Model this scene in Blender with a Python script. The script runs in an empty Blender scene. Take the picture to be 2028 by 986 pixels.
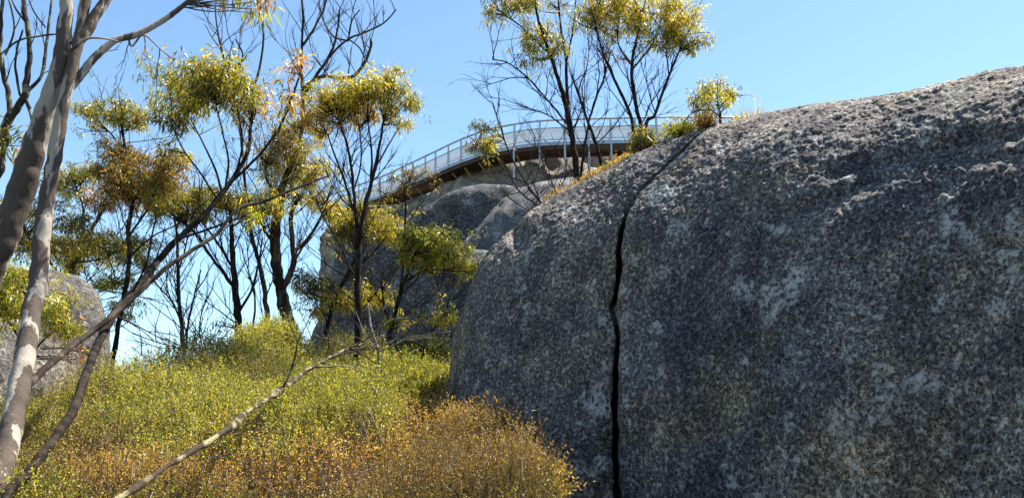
import bpy, math, random
import numpy as np

# ------------------------------------------------------------------ camera, sky, sun, exposure
SC = bpy.context.scene
COL = SC.collection
FW, FH, FPX = 2028.0, 986.0, 1532.0
CAM = np.array([0.0, 0.0, 1.6])
PITCH = math.radians(13.0)
SUN_AZ, SUN_EL = math.radians(56.0), math.radians(61.0)      # azimuth clockwise from +Y

cd = bpy.data.cameras.new("camera")
cam = bpy.data.objects.new("camera", cd)
COL.objects.link(cam)
cam.location = CAM
cam.rotation_euler = (math.pi / 2 + PITCH, 0, 0)
cd.sensor_width = 36.0
cd.lens = 36.0 * FPX / FW
cd.clip_start, cd.clip_end = 0.1, 20000.0
SC.camera = cam

wd = bpy.data.worlds.new("World")
SC.world = wd
wd.use_nodes = True
wn = wd.node_tree
bgn = wn.nodes["Background"]
sky = wn.nodes.new("ShaderNodeTexSky")
sky.sky_type = 'NISHITA'
sky.sun_disc = False
sky.sun_elevation = SUN_EL
sky.sun_rotation = SUN_AZ
sky.altitude = 600
sky.air_density = 1.0
sky.dust_density = 0.3
sky.ozone_density = 2.5
skm = wn.nodes.new("ShaderNodeMix"); skm.data_type = 'RGBA'; skm.blend_type = 'MULTIPLY'
skm.inputs[0].default_value = 1.0
skm.inputs[7].default_value = (1.0, 1.09, 1.04, 1)
wn.links.new(sky.outputs[0], skm.inputs[6])
wn.links.new(skm.outputs[2], bgn.inputs[0])
bgn.inputs[1].default_value = 0.085

sd = bpy.data.lights.new("sun", 'SUN')
sd.energy = 5.0
sd.angle = math.radians(0.5)
sd.color = (1.0, 0.94, 0.84)
sun = bpy.data.objects.new("sun", sd)
COL.objects.link(sun)
S = np.array([math.sin(SUN_AZ) * math.cos(SUN_EL), math.cos(SUN_AZ) * math.cos(SUN_EL), math.sin(SUN_EL)])
from mathutils import Vector
sun.rotation_euler = Vector(S).to_track_quat('Z', 'Y').to_euler()
sun.location = (20, 10, 40)

vs = SC.view_settings
vs.view_transform = 'Standard'
vs.look = 'None'
vs.gamma = 1.0
vs.use_curve_mapping = False
vs.exposure = 1.52

# ------------------------------------------------------------------ helpers
rng = np.random.default_rng(7)
random.seed(7)
FWD = np.array([0, math.cos(PITCH), math.sin(PITCH)])
UPV = np.array([0, -math.sin(PITCH), math.cos(PITCH)])
RGT = np.array([1.0, 0, 0])


def ray(px, py):
    px = np.asarray(px, float); py = np.asarray(py, float)
    return (FPX * FWD + (px - FW / 2)[..., None] * RGT + (FH / 2 - py)[..., None] * UPV)


def P(px, py, Y):
    d = ray(px, py)
    return CAM + d * (np.asarray(Y, float) / d[..., 1])[..., None]


def proj(v):
    q = v - CAM
    dep = q @ FWD
    return FW / 2 + FPX * (q @ RGT) / dep, FH / 2 - FPX * (q @ UPV) / dep


def mpp(Y):                       # metres per photo pixel at ground depth Y
    return Y / FPX * 1.02


def hash3(ix, iy, iz, seed):
    h = (ix.astype(np.uint32) * np.uint32(374761393) + iy.astype(np.uint32) * np.uint32(668265263)
         + iz.astype(np.uint32) * np.uint32(2147483647) + np.uint32(seed * 974711 + 13))
    h = (h ^ (h >> np.uint32(13))) * np.uint32(1274126177)
    h = (h ^ (h >> np.uint32(16))) * np.uint32(2246822519)
    h = h ^ (h >> np.uint32(15))
    return h.astype(np.float64) / 4294967295.0


def vnoise(p, scale, seed=0):     # value noise in -1..1
    q = p * scale
    i = np.floor(q).astype(np.int64)
    f = q - i
    f = f * f * f * (f * (f * 6 - 15) + 10)
    r = 0
    for dx in (0, 1):
        wx = f[:, 0] if dx else 1 - f[:, 0]
        for dy in (0, 1):
            wy = f[:, 1] if dy else 1 - f[:, 1]
            for dz in (0, 1):
                wz = f[:, 2] if dz else 1 - f[:, 2]
                r = r + wx * wy * wz * hash3(i[:, 0] + dx, i[:, 1] + dy, i[:, 2] + dz, seed)
    return r * 2 - 1


def mesh_from(name, V, quads=None, tris=None, smooth=True, col=None):
    V = np.asarray(V, np.float32)
    me = bpy.data.meshes.new(name)
    nq = 0 if quads is None else len(quads)
    nt = 0 if tris is None else len(tris)
    loops = []
    if nq: loops.append(np.asarray(quads, np.int32).ravel())
    if nt: loops.append(np.asarray(tris, np.int32).ravel())
    li = np.concatenate(loops)
    me.vertices.add(len(V)); me.vertices.foreach_set("co", V.ravel())
    me.loops.add(len(li)); me.loops.foreach_set("vertex_index", li)
    me.polygons.add(nq + nt)
    st = np.concatenate([np.arange(nq) * 4, nq * 4 + np.arange(nt) * 3]).astype(np.int32)
    me.polygons.foreach_set("loop_start", st)
    me.polygons.foreach_set("use_smooth", np.full(nq + nt, smooth, dtype=bool))
    me.update(calc_edges=True)
    me.validate()
    if col is not None:
        a = me.color_attributes.new("col", 'FLOAT_COLOR', 'POINT')
        c = np.ones((len(V), 4), np.float32); c[:, :3] = col
        a.data.foreach_set("color", c.ravel())
    return me


def link(name, me, mat, parent=None, base=None):
    o = bpy.data.objects.new(name, me)
    COL.objects.link(o)
    if mat is not None:
        me.materials.append(mat)
    if parent is not None:
        o.parent = parent
    elif base is not None:
        o.location = base
    return o


def tag(o, label=None, cat=None, group=None, kind=None):
    if label: o["label"] = label
    if cat: o["category"] = cat
    if group: o["group"] = group
    if kind: o["kind"] = kind
    return o


def thing(name, base, label, cat, group=None):
    o = bpy.data.objects.new(name, None)
    COL.objects.link(o)
    o.empty_display_size = 0.2
    o.location = base
    return tag(o, label, cat, group)


def unit(v):
    return v / np.maximum(np.linalg.norm(v, axis=-1, keepdims=True), 1e-9)


def smooth_path(pts, rad, step, jit=0.0):
    """Catmull-Rom through points, resampled, with slight gnarl."""
    pts = np.asarray(pts, float); rad = np.asarray(rad, float)
    if len(pts) < 2: return pts, rad
    e = np.vstack([2 * pts[0] - pts[1], pts, 2 * pts[-1] - pts[-2]])
    out, ro = [], []
    for k in range(len(pts) - 1):
        p0, p1, p2, p3 = e[k:k + 4]
        n = max(2, int(np.linalg.norm(p2 - p1) / step))
        t = np.linspace(0, 1, n, endpoint=False)[:, None]
        out.append(0.5 * ((2 * p1) + (-p0 + p2) * t + (2 * p0 - 5 * p1 + 4 * p2 - p3) * t ** 2 + (-p0 + 3 * p1 - 3 * p2 + p3) * t ** 3))
        ro.append(rad[k] + (rad[k + 1] - rad[k]) * t[:, 0])
    out.append(pts[-1:]); ro.append(rad[-1:])
    out = np.vstack(out); ro = np.concatenate(ro)
    if jit > 0 and len(out) >= 5:
        n = len(out)
        w = rng.normal(0, 1, (n, 3)) * (1.2 if rad.max() > 0.03 else 1.6)
        k = np.hanning(9 if n >= 9 else 5) + 1e-6; k = k / k.sum()
        for a in range(3): w[:, a] = np.convolve(w[:, a], k, 'same')
        w[0] = 0
        out = out + w * jit * ro[:, None]
        ro = ro * (1 + 0.35 * jit * np.convolve(rng.normal(0, 1, n), k, 'same'))
    return out, ro


class Tubes:
    def __init__(self): self.V, self.Q, self.T, self.n = [], [], [], 0

    def add(self, pts, rad, sides=6):
        pts = np.asarray(pts, float); n = len(pts)
        if n < 2: return
        tan = np.gradient(pts, axis=0); tan = unit(tan)
        a = np.array([0.0, 0, 1]) if abs(tan[0][2]) < 0.9 else np.array([1.0, 0, 0])
        u = unit(np.cross(tan[0], a))
        U = np.empty((n, 3))
        for i in range(n):
            u = u - tan[i] * np.dot(u, tan[i]); u = u / (np.linalg.norm(u) + 1e-9); U[i] = u
        Wv = np.cross(tan, U)
        th = np.arange(sides) / sides * 2 * math.pi
        ring = pts[:, None] + np.asarray(rad)[:, None, None] * (np.cos(th)[None, :, None] * U[:, None] + np.sin(th)[None, :, None] * Wv[:, None])
        if sides >= 8:               # uneven bark
            f = ring.reshape(-1, 3); rm = max(float(np.mean(rad)), 0.004)
            k = 1 + 0.07 * vnoise(f, 0.45 / rm, 7) + 0.06 * vnoise(f, 1.6 / rm, 8)
            cen = np.repeat(pts, sides, 0)
            ring = (cen + (f - cen) * k[:, None]).reshape(ring.shape)
        self.V.append(ring.reshape(-1, 3))
        i = np.arange(n - 1)[:, None] * sides; j = np.arange(sides)[None]; j2 = (j + 1) % sides
        q = np.stack([i + j, i + j2, i + sides + j2, i + sides + j], -1).reshape(-1, 4) + self.n
        self.Q.append(q)
        tip = pts[-1] + tan[-1] * rad[-1]
        self.V.append(tip[None]); ti = self.n + n * sides
        l = self.n + (n - 1) * sides
        self.T.append(np.stack([l + j[0], l + j2[0], np.full(sides, ti)], -1))
        self.n = ti + 1

    def build(self, name, mat, parent=None, base=(0, 0, 0)):
        if not self.V: return None
        me = mesh_from(name, np.vstack(self.V) - np.asarray(base), np.vstack(self.Q), np.vstack(self.T))
        return link(name, me, mat, parent, None if parent else base)


def leaves_arrays(p, d, L, Wd, col, droop=0.15):
    """diamond leaves: p base, d direction, L length, Wd width."""
    n = len(p)
    r = unit(rng.normal(0, 1, (n, 3)))
    s = unit(np.cross(d, r))
    nn = np.cross(s, d)
    L = L[:, None]; Wd = Wd[:, None]
    V = np.empty((n, 4, 3))
    mid = p + d * L * 0.45 + nn * L * 0.06
    V[:, 0] = p
    V[:, 1] = mid + s * Wd * 0.5
    V[:, 2] = p + d * L - np.array([0, 0, 1]) * L * droop
    V[:, 3] = mid - s * Wd * 0.5
    return V.reshape(-1, 3), np.arange(n * 4).reshape(n, 4), np.repeat(col, 4, axis=0)


# ------------------------------------------------------------------ materials
def new_mat(name):
    m = bpy.data.materials.new(name)
    m.use_nodes = True
    nt = m.node_tree
    b = nt.nodes["Principled BSDF"]
    return m, nt, b


def nd(nt, t, **kw):
    n = nt.nodes.new(t)
    for k, v in kw.items(): setattr(n, k, v)
    return n


def ramp(nt, stops, src=None):
    r = nd(nt, "ShaderNodeValToRGB")
    el = r.color_ramp.elements
    while len(el) < len(stops): el.new(0.5)
    for e, (p, c) in zip(el, stops):
        e.position = p
        e.color = (c, c, c, 1) if not hasattr(c, "__len__") else (*c, 1)
    if src is not None: nt.links.new(src, r.inputs[0])
    return r


def noise(nt, vec, scale, detail=4, rough=0.6):
    n = nd(nt, "ShaderNodeTexNoise")
    n.inputs["Scale"].default_value = scale
    n.inputs["Detail"].default_value = detail
    n.inputs["Roughness"].default_value = rough
    nt.links.new(vec, n.inputs["Vector"])
    return n.outputs["Fac"]


def mixc(nt, fac, a, b, mode='MIX'):
    m = nd(nt, "ShaderNodeMix", data_type='RGBA', blend_type=mode)
    for sock, v in ((m.inputs[0], fac), (m.inputs[6], a), (m.inputs[7], b)):
        if isinstance(v, (int, float)): sock.default_value = v
        elif hasattr(v, "is_linked"): nt.links.new(v, sock)
        else: sock.default_value = (*v, 1)
    return m.outputs[2]


def rock_mat(name, dark, mid, pale, lichen, gscale=1.0, patch=0.56, bump=0.5, warm=None):
    m, nt, b = new_mat(name)
    tc = nd(nt, "ShaderNodeTexCoord"); v = tc.outputs["Object"]
    fine = noise(nt, v, 75 * gscale, 3, 0.75)
    fine2 = noise(nt, v, 42 * gscale, 5, 0.75)
    med = noise(nt, v, 3.2 * gscale, 6, 0.7)
    big = noise(nt, v, 0.7 * gscale, 4, 0.6)
    c0 = mixc(nt, ramp(nt, [(0.42, 0.0), (0.58, 1.0)], fine).outputs[0], dark, mid)
    c1 = mixc(nt, ramp(nt, [(0.52, 0.0), (0.60, 1.0)], fine2).outputs[0], c0, pale)
    # broad stains
    c2 = mixc(nt, ramp(nt, [(0.42, 0.0), (0.58, 1.0)], med).outputs[0], mixc(nt, 1.0, c1, (0.52, 0.51, 0.57), 'MULTIPLY'), c1)
    c3 = mixc(nt, ramp(nt, [(0.40, 0.0), (0.62, 1.0)], big).outputs[0], mixc(nt, 1.0, c2, (0.72, 0.72, 0.74), 'MULTIPLY'), mixc(nt, 1.0, c2, warm or (1.2, 1.14, 1.0), 'MULTIPLY'))
    mps = nd(nt, "ShaderNodeMapping"); mps.inputs["Scale"].default_value = (1.0, 1.0, 0.16)
    nt.links.new(v, mps.inputs[0])
    stk = noise(nt, mps.outputs[0], 2.6 * gscale, 6, 0.62)
    c3 = mixc(nt, ramp(nt, [(0.40, 1.0), (0.56, 0.0)], stk).outputs[0], c3, mixc(nt, 1.0, c3, (0.74, 0.735, 0.78), 'MULTIPLY'))
    och = noise(nt, v, 1.3 * gscale, 5, 0.6)
    c3 = mixc(nt, ramp(nt, [(0.54, 0.0), (0.68, 0.8)], och).outputs[0], c3, mixc(nt, 1.0, c3, (1.45, 1.22, 0.82), 'MULTIPLY'))
    # lichen rosettes
    l1 = noise(nt, v, 2.1 * gscale, 9, 0.72)
    l2 = noise(nt, v, 45 * gscale, 2, 0.6)
    lm = nd(nt, "ShaderNodeMath", operation='MULTIPLY')
    nt.links.new(ramp(nt, [(patch, 0.0), (patch + 0.05, 1.0)], l1).outputs[0], lm.inputs[0])
    nt.links.new(ramp(nt, [(0.40, 0.0), (0.56, 0.85)], l2).outputs[0], lm.inputs[1])
    c4 = mixc(nt, lm.outputs[0], c3, lichen)
    vor = nd(nt, "ShaderNodeTexVoronoi"); vor.inputs["Scale"].default_value = 5.5 * gscale
    vor.inputs["Randomness"].default_value = 1.0
    dist = nd(nt, "ShaderNodeVectorMath", operation='ADD')
    nv = nd(nt, "ShaderNodeTexNoise"); nv.inputs["Scale"].default_value = 14 * gscale; nv.inputs["Detail"].default_value = 4
    nt.links.new(v, nv.inputs["Vector"])
    sc = nd(nt, "ShaderNodeVectorMath", operation='SCALE'); sc.inputs[3].default_value = 0.16 / gscale
    nt.links.new(nv.outputs["Color"], sc.inputs[0])
    nt.links.new(v, dist.inputs[0]); nt.links.new(sc.outputs[0], dist.inputs[1])
    nt.links.new(dist.outputs[0], vor.inputs["Vector"])
    spot = nd(nt, "ShaderNodeMath", operation='MULTIPLY')
    nt.links.new(ramp(nt, [(0.16, 1.0), (0.22, 0.0)], vor.outputs["Distance"]).outputs[0], spot.inputs[0])
    nt.links.new(ramp(nt, [(0.40, 0.0), (0.6, 0.75)], l2).outputs[0], spot.inputs[1])
    c5 = mixc(nt, spot.outputs[0], c4, lichen)
    nt.links.new(c5, b.inputs["Base Color"])
    b.inputs["Roughness"].default_value = 0.85
    b.inputs["Specular IOR Level"].default_value = 0.25
    bp = nd(nt, "ShaderNodeBump"); bp.inputs["Strength"].default_value = bump; bp.inputs["Distance"].default_value = 0.02 / gscale
    add = nd(nt, "ShaderNodeMath", operation='ADD')
    nt.links.new(fine2, add.inputs[0]); nt.links.new(fine, add.inputs[1])
    nt.links.new(add.outputs[0], bp.inputs["Height"])
    nt.links.new(bp.outputs[0], b.inputs["Normal"])
    return m


M_BOULDER = rock_mat("boulder granite", (0.034, 0.032, 0.034), (0.255, 0.24, 0.23), (0.62, 0.585, 0.55), (0.60, 0.585, 0.54), 1.0, 0.572, 1.0, (1.32, 1.20, 1.0))
M_ROCK_L = rock_mat("left boulder granite", (0.06, 0.054, 0.048), (0.22, 0.20, 0.175), (0.40, 0.365, 0.31), (0.36, 0.35, 0.32), 0.6, 0.62, 0.8)
M_ROCK_M = rock_mat("far granite", (0.030, 0.033, 0.041), (0.105, 0.11, 0.122), (0.24, 0.24, 0.25), (0.34, 0.35, 0.34), 0.35, 0.60, 0.6)
M_SLAB = rock_mat("slab granite", (0.07, 0.075, 0.085), (0.20, 0.205, 0.22), (0.32, 0.32, 0.32), (0.36, 0.37, 0.36), 0.35, 0.60, 0.6)
M_ROCK_D = rock_mat("beige granite", (0.16, 0.13, 0.095), (0.38, 0.32, 0.24), (0.52, 0.46, 0.36), (0.42, 0.40, 0.35), 0.3, 0.62, 0.7)


def leaf_mat(name, trans=0.4, rough=0.38, spec=0.5, tint=(1.5, 1.45, 0.6)):
    m, nt, b = new_mat(name)
    at = nd(nt, "ShaderNodeAttribute", attribute_name="col")
    b.inputs["Roughness"].default_value = rough
    b.inputs["Specular IOR Level"].default_value = spec
    nt.links.new(at.outputs["Color"], b.inputs["Base Color"])
    tr = nd(nt, "ShaderNodeBsdfTranslucent")
    nt.links.new(mixc(nt, 1.0, at.outputs["Color"], tint, 'MULTIPLY'), tr.inputs["Color"])
    mx = nd(nt, "ShaderNodeMixShader"); mx.inputs[0].default_value = trans
    nt.links.new(b.outputs[0], mx.inputs[1]); nt.links.new(tr.outputs[0], mx.inputs[2])
    nt.links.new(mx.outputs[0], nt.nodes["Material Output"].inputs["Surface"])
    return m


M_LEAF = leaf_mat("gum leaf", 0.52, 0.36, 0.7, (2.3, 2.1, 0.6))
M_HEATH = leaf_mat("heath leaf", 0.42, 0.45, 0.5, (1.75, 1.75, 0.6))


def bark_mat(name, a, bcol, scale=8.0, stretch=0.25, t0=0.45, t1=0.6, bump=0.4, bands=None):
    m, nt, b = new_mat(name)
    tc = nd(nt, "ShaderNodeTexCoord")
    mp = nd(nt, "ShaderNodeMapping"); mp.inputs["Scale"].default_value = (1, 1, stretch)
    nt.links.new(tc.outputs["Object"], mp.inputs[0])
    n1 = noise(nt, mp.outputs[0], scale, 5, 0.6)
    n2 = noise(nt, mp.outputs[0], scale * 6, 4, 0.7)
    if bands:                       # stretches of trunk where the old bark has come away
        geo = nd(nt, "ShaderNodeNewGeometry"); sx = nd(nt, "ShaderNodeSeparateXYZ")
        nt.links.new(geo.outputs["Position"], sx.inputs[0])
        mr = nd(nt, "ShaderNodeMapRange"); mr.inputs[1].default_value = 0.0; mr.inputs[2].default_value = 5.0
        nt.links.new(sx.outputs["Z"], mr.inputs[0])
        rb_ = ramp(nt, [(z / 5.0, 0.5 + v) for z, v in bands], mr.outputs[0])
        ad = nd(nt, "ShaderNodeMath", operation='ADD'); nt.links.new(n1, ad.inputs[0]); nt.links.new(rb_.outputs[0], ad.inputs[1])
        sb = nd(nt, "ShaderNodeMath", operation='SUBTRACT'); nt.links.new(ad.outputs[0], sb.inputs[0]); sb.inputs[1].default_value = 0.5
        n1 = sb.outputs[0]
    c = mixc(nt, ramp(nt, [(t0, 0.0), (t1, 1.0)], n1).outputs[0], a, bcol)
    c = mixc(nt, ramp(nt, [(0.35, 0.45), (0.65, 0.0)], n2).outputs[0], c, mixc(nt, 1.0, c, (0.45, 0.42, 0.4), 'MULTIPLY'))
    nt.links.new(c, b.inputs["Base Color"])
    b.inputs["Roughness"].default_value = 0.9; b.inputs["Specular IOR Level"].default_value = 0.12
    bp = nd(nt, "ShaderNodeBump"); bp.inputs["Strength"].default_value = bump; bp.inputs["Distance"].default_value = 0.015
    nt.links.new(n2, bp.inputs["Height"]); nt.links.new(bp.outputs[0], b.inputs["Normal"])
    return m


M_GUM = bark_mat("patchy gum bark", (0.095, 0.074, 0.061), (0.34, 0.295, 0.245), 5.0, 0.22, 0.50, 0.515, 0.6, bands=[(1.5, -0.06), (2.0, 0.02), (2.4, -0.08), (2.9, -0.06), (3.2, 0.09), (3.5, 0.08), (3.7, -0.02), (4.2, -0.01)])
M_DARK = bark_mat("dark bark", (0.012, 0.009, 0.007), (0.045, 0.034, 0.026), 20, 0.3)
M_MID = bark_mat("grey brown bark", (0.028, 0.02, 0.016), (0.10, 0.075, 0.055), 10, 0.25)
M_MOSS = bark_mat("mossy bark", (0.05, 0.04, 0.032), (0.22, 0.22, 0.12), 14, 0.8, 0.5, 0.6, 0.8)
M_DEAD = bark_mat("lichen covered dead wood", (0.075, 0.055, 0.038), (0.32, 0.29, 0.16), 12, 0.8, 0.50, 0.58, 1.0)
M_PALETWIG = bark_mat("bleached dead twig", (0.13, 0.11, 0.09), (0.26, 0.235, 0.20), 20, 0.8)

def plain(name, c, rough=0.5, metal=0.0, var=0.15, scale=3.0):
    m, nt, b = new_mat(name)
    tc = nd(nt, "ShaderNodeTexCoord")
    n = noise(nt, tc.outputs["Object"], scale, 5, 0.65)
    col = mixc(nt, ramp(nt, [(0.35, 0.0), (0.65, 1.0)], n).outputs[0], tuple(x * (1 - var) for x in c), tuple(min(1, x * (1 + var)) for x in c))
    nt.links.new(col, b.inputs["Base Color"])
    b.inputs["Roughness"].default_value = rough; b.inputs["Metallic"].default_value = metal
    return m


M_STEEL = plain("galvanised steel", (0.36, 0.39, 0.43), 0.45, 0.3)
M_DECK = plain("weathered timber deck", (0.07, 0.042, 0.026), 0.8, 0.0, 0.3, 2.0)
M_BRACE = plain("rusty brace steel", (0.30, 0.22, 0.12), 0.6, 0.2, 0.25)
M_SOIL = plain("dark leaf litter soil", (0.055, 0.04, 0.026), 0.95, 0.0, 0.5, 6.0)
mm, nt, b = new_mat("steel mesh infill")
tcx = nd(nt, "ShaderNodeTexCoord")
b.inputs["Base Color"].default_value = (0.78, 0.78, 0.78, 1); b.inputs["Roughness"].default_value = 0.4
tb = nd(nt, "ShaderNodeBsdfTransparent")
mx = nd(nt, "ShaderNodeMixShader"); mx.inputs[0].default_value = 0.6
nt.links.new(tb.outputs[0], mx.inputs[1]); nt.links.new(b.outputs[0], mx.inputs[2])
nt.links.new(mx.outputs[0], nt.nodes["Material Output"].inputs["Surface"])
M_MESH = mm

# ------------------------------------------------------------------ terrain
RX = (np.array([-300, 0, 120, 230, 300, 400, 440, 480, 540, 600, 700, 890, 1100, 2400]))
RY = (np.array([850, 850, 828, 786, 768, 762, 750, 708, 676, 688, 702, 712, 715, 715]))
RIDGE_Y = 11.0
_rp = P(RX, RY, RIDGE_Y)


def veg_top(x, y):
    zr = np.interp(x, _rp[:, 0], _rp[:, 2])
    t = np.clip((y - 2.3) / (RIDGE_Y - 2.3), -0.4, 1.0)
    z = 1.18 + (zr - 1.18) * t
    beyond = np.maximum(y - RIDGE_Y, 0)
    z = z - 0.16 * beyond - 0.006 * np.minimum(beyond, 60) ** 2
    return np.maximum(z, -90 - 0.004 * beyond)


def ground_z(x, y):
    return veg_top(np.asarray(x, float), np.asarray(y, float)) - 0.55


def axis(lo, hi, n):
    t = np.linspace(-1, 1, n)
    return np.sign(t) * (np.exp(np.abs(t) * 6.2) - 1) / (math.exp(6.2) - 1) * hi


xs = axis(-1, 4000, 181)
ys = np.concatenate([np.linspace(-60, -5, 8), np.linspace(-3, 16, 80), 16 + np.exp(np.linspace(0.1, 8.4, 60))])
X, Yg = np.meshgrid(xs, ys)
Z = ground_z(X, Yg)
gv = np.stack([X, Yg, Z], -1).reshape(-1, 3)
gv[:, 2] += 0.06 * vnoise(gv, 1.1, 3)
ny, nx = X.shape
i = np.arange(ny - 1)[:, None] * nx; j = np.arange(nx - 1)[None]
gq = np.stack([i + j, i + j + 1, i + nx + j + 1, i + nx + j], -1).reshape(-1, 4)
tag(link("ground", mesh_from("ground", gv, gq), M_SOIL), kind="structure")


# ------------------------------------------------------------------ boulders
def gauss1(a, k):
    w = np.exp(-np.linspace(-2, 2, 2 * k + 1) ** 2)
    w /= w.sum()
    return np.convolve(np.pad(a, k, mode='edge'), w, 'valid')


def loft_rock(name, label, mat, sil, foot, crest, back, cols, z_foot, z_back, n_exp=3.0, rows=260, brows=50, disp=(), after=None, cat="boulder", smoothk=4, group=None):
    """A boulder as a closed body of revolution-like profiles round the viewpoint's vertical: foot -> face -> crest -> back."""
    sil = np.array(sil, float)
    d = ray(sil[:, 0], sil[:, 1])
    phi_s = np.arctan2(d[:, 0], d[:, 1]); te_s = d[:, 2] / np.hypot(d[:, 0], d[:, 1])
    o = np.argsort(phi_s); phi_s, te_s = phi_s[o], te_s[o]
    cols = np.asarray(cols, float)
    # column -> phi by interpolating the silhouette's own px->phi relation
    phi = np.interp(np.linspace(0, 1, len(cols)), np.linspace(0, 1, len(cols)), np.interp(cols, sil[np.argsort(sil[:, 0])][:, 0], phi_s))
    te = np.interp(phi, phi_s, te_s)
    px0 = cols
    rf = np.interp(px0, *np.array(foot, float).T); rc = np.interp(px0, *np.array(crest, float).T); rb = np.interp(px0, *np.array(back, float).T)
    rf, rc, rb = gauss1(rf, smoothk), gauss1(rc, smoothk), gauss1(rb, smoothk)
    th = np.linspace(0, math.pi / 2, 500)
    e = 2.0 / n_exp
    fx = 1 - np.cos(th) ** e; fz = np.sin(th) ** e
    bx = np.sin(th) ** (2 / 2.4); bz = np.cos(th) ** (2 / 2.4)
    G = np.empty((len(cols), rows + brows, 3))
    for c in range(len(cols)):
        r = np.concatenate([rf[c] + (rc[c] - rf[c]) * fx, (rc[c] + (rb[c] - rc[c]) * bx)[1:]])
        zz = np.concatenate([fz, bz[1:]])
        n1 = len(fx)
        with np.errstate(divide='ignore'):
            hh = np.where(zz[:n1] > 0.15, (CAM[2] + te[c] * r[:n1] - z_foot) / zz[:n1], 1e9)
            hb = np.where(bz[1:] > 0.15, (CAM[2] + te[c] * r[n1:] - z_foot) / bz[1:], 1e9)
        Hc = max(min(hh.min(), hb.min()), 0.02)
        z = z_foot + Hc * zz
        z[n1:] = z_back + (z_foot + Hc - z_back) * bz[1:]
        s = np.concatenate([[0], np.cumsum(np.hypot(np.diff(r), np.diff(z)))])
        s1 = s[n1 - 1]
        tt = np.concatenate([np.linspace(0, s1, rows), s1 + (s[-1] - s1) * np.linspace(0, 1, brows + 1)[1:]])
        r2 = np.interp(tt, s, r); z2 = np.interp(tt, s, z)
        G[c, :, 0] = r2 * math.sin(phi[c]); G[c, :, 1] = r2 * math.cos(phi[c]); G[c, :, 2] = z2
    nC, nR = G.shape[:2]
    for amp, sc_, seed in disp:
        gu = np.gradient(G, axis=0); gvv = np.gradient(G, axis=1)
        N = unit(np.cross(gvv, gu))
        flat = G.reshape(-1, 3)
        G = (flat + N.reshape(-1, 3) * (amp * vnoise(flat, sc_, seed))[:, None]).reshape(G.shape)
    # keep the skyline where it was before the surface was roughened
    rr_ = np.hypot(G[..., 0], G[..., 1]); tE = (G[..., 2] - CAM[2]) / rr_
    am = tE.argmax(1); ci = np.arange(nC)
    k = np.clip((CAM[2] + te * rr_[ci, am] - z_foot) / np.maximum(G[ci, am, 2] - z_foot, 0.05), 0.9, 1.1)
    k = gauss1(k, 10)
    G[..., 2] = z_foot + (G[..., 2] - z_foot) * k[:, None]
    if after is not None: G = after(G)
    i = np.arange(nC - 1)[:, None] * nR; j = np.arange(nR - 1)[None]
    q = np.stack([i + j, i + nR + j, i + nR + j + 1, i + j + 1], -1).reshape(-1, 4)
    V = G.reshape(-1, 3)
    base = np.array([V[:, 0].mean(), V[:, 1].mean(), V[:, 2].min()])
    q = q[:, ::-1]
    ob = link(name, mesh_from(name, V - base, q), mat, None, base)
    tag(ob, label, cat, group)
    return G


# the large boulder
CR_Y = [230, 300, 330, 370, 400, 430, 480, 520, 570, 600, 640, 700, 800, 900, 986, 1200]
CR_X = [1420, 1345, 1312, 1272, 1247, 1237, 1228, 1228, 1222, 1214, 1222, 1221, 1216, 1221, 1225, 1230]
CR_W = [8, 10, 10, 9, 7, 3, 5, 5.5, 3, 6, 3, 3.5, 4, 4.5, 5, 5]
CR_D = [0.00, 0.006, 0.01, 0.012, 0.015, 0.09, 0.6, 0.6, 0.5, 0.35, 0.5, 0.6, 0.7, 0.7, 0.7, 0.7]


def crack_boulder(G):
    flat = G.reshape(-1, 3)
    px, py = proj(flat)
    wob = 2.6 * vnoise(flat, 3.0, 41) + 1.6 * vnoise(flat, 11.0, 42) + 1.4 * vnoise(flat, 36.0, 45)
    cx = np.interp(py, CR_Y, CR_X) + wob * np.clip((py - 400) / 60, 0.4, 1)
    w = np.interp(py, CR_Y, CR_W) * (1 + 0.40 * vnoise(flat, 5.0, 43) + 0.35 * vnoise(flat, 19.0, 44)); dep = np.interp(py, CR_Y, CR_D)
    dx = (px - cx) / w
    g = np.clip(1.25 - np.abs(dx) ** 1.6 * 0.75, 0, 1)
    hr = unit(flat * np.array([1, 1, 0]))
    rec = dep * g * (0.55 + 0.45 * np.clip(vnoise(flat, 4.0, 47) * 2 + 0.6, -0.6, 1))
    # left block sits a little back beside the crack, rounding into it
    leftb = np.where(dx < 0, np.exp(np.minimum(0, (px - cx)) / 34.0) * np.clip((py - 440) / 180, 0, 1) * 0.15, 0)
    rightb = np.where(dx > 0, np.exp(-np.maximum(0, (px - cx)) / 10.0) * 0.03, 0)
    out = flat + hr * (rec + leftb + rightb)[:, None]
    # shallow scoop near the top left shoulder
    e = np.exp(-(((px - 1024) / 16) ** 2 + ((py - 462) / 26) ** 2))
    out = out + hr * (0.16 * e)[:, None]
    # ledges on the upper right
    for (ax, ay, bx_, by_, amp, wd_) in ((1520, 420, 1760, 330, 0.045, 18), (1600, 330, 2028, 245, 0.04, 18), (1850, 300, 2100, 290, 0.03, 14), (1960, 470, 2100, 480, 0.06, 10)):
        t = (px - ax) / (bx_ - ax)
        yl = ay + (by_ - ay) * t
        m = np.exp(-((py - yl - wd_) / wd_) ** 2) * np.clip(t * 4, 0, 1) * np.clip((1.15 - t) * 4, 0, 1)
        out = out + hr * (amp * m)[:, None]
    return out.reshape(G.shape)


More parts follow.
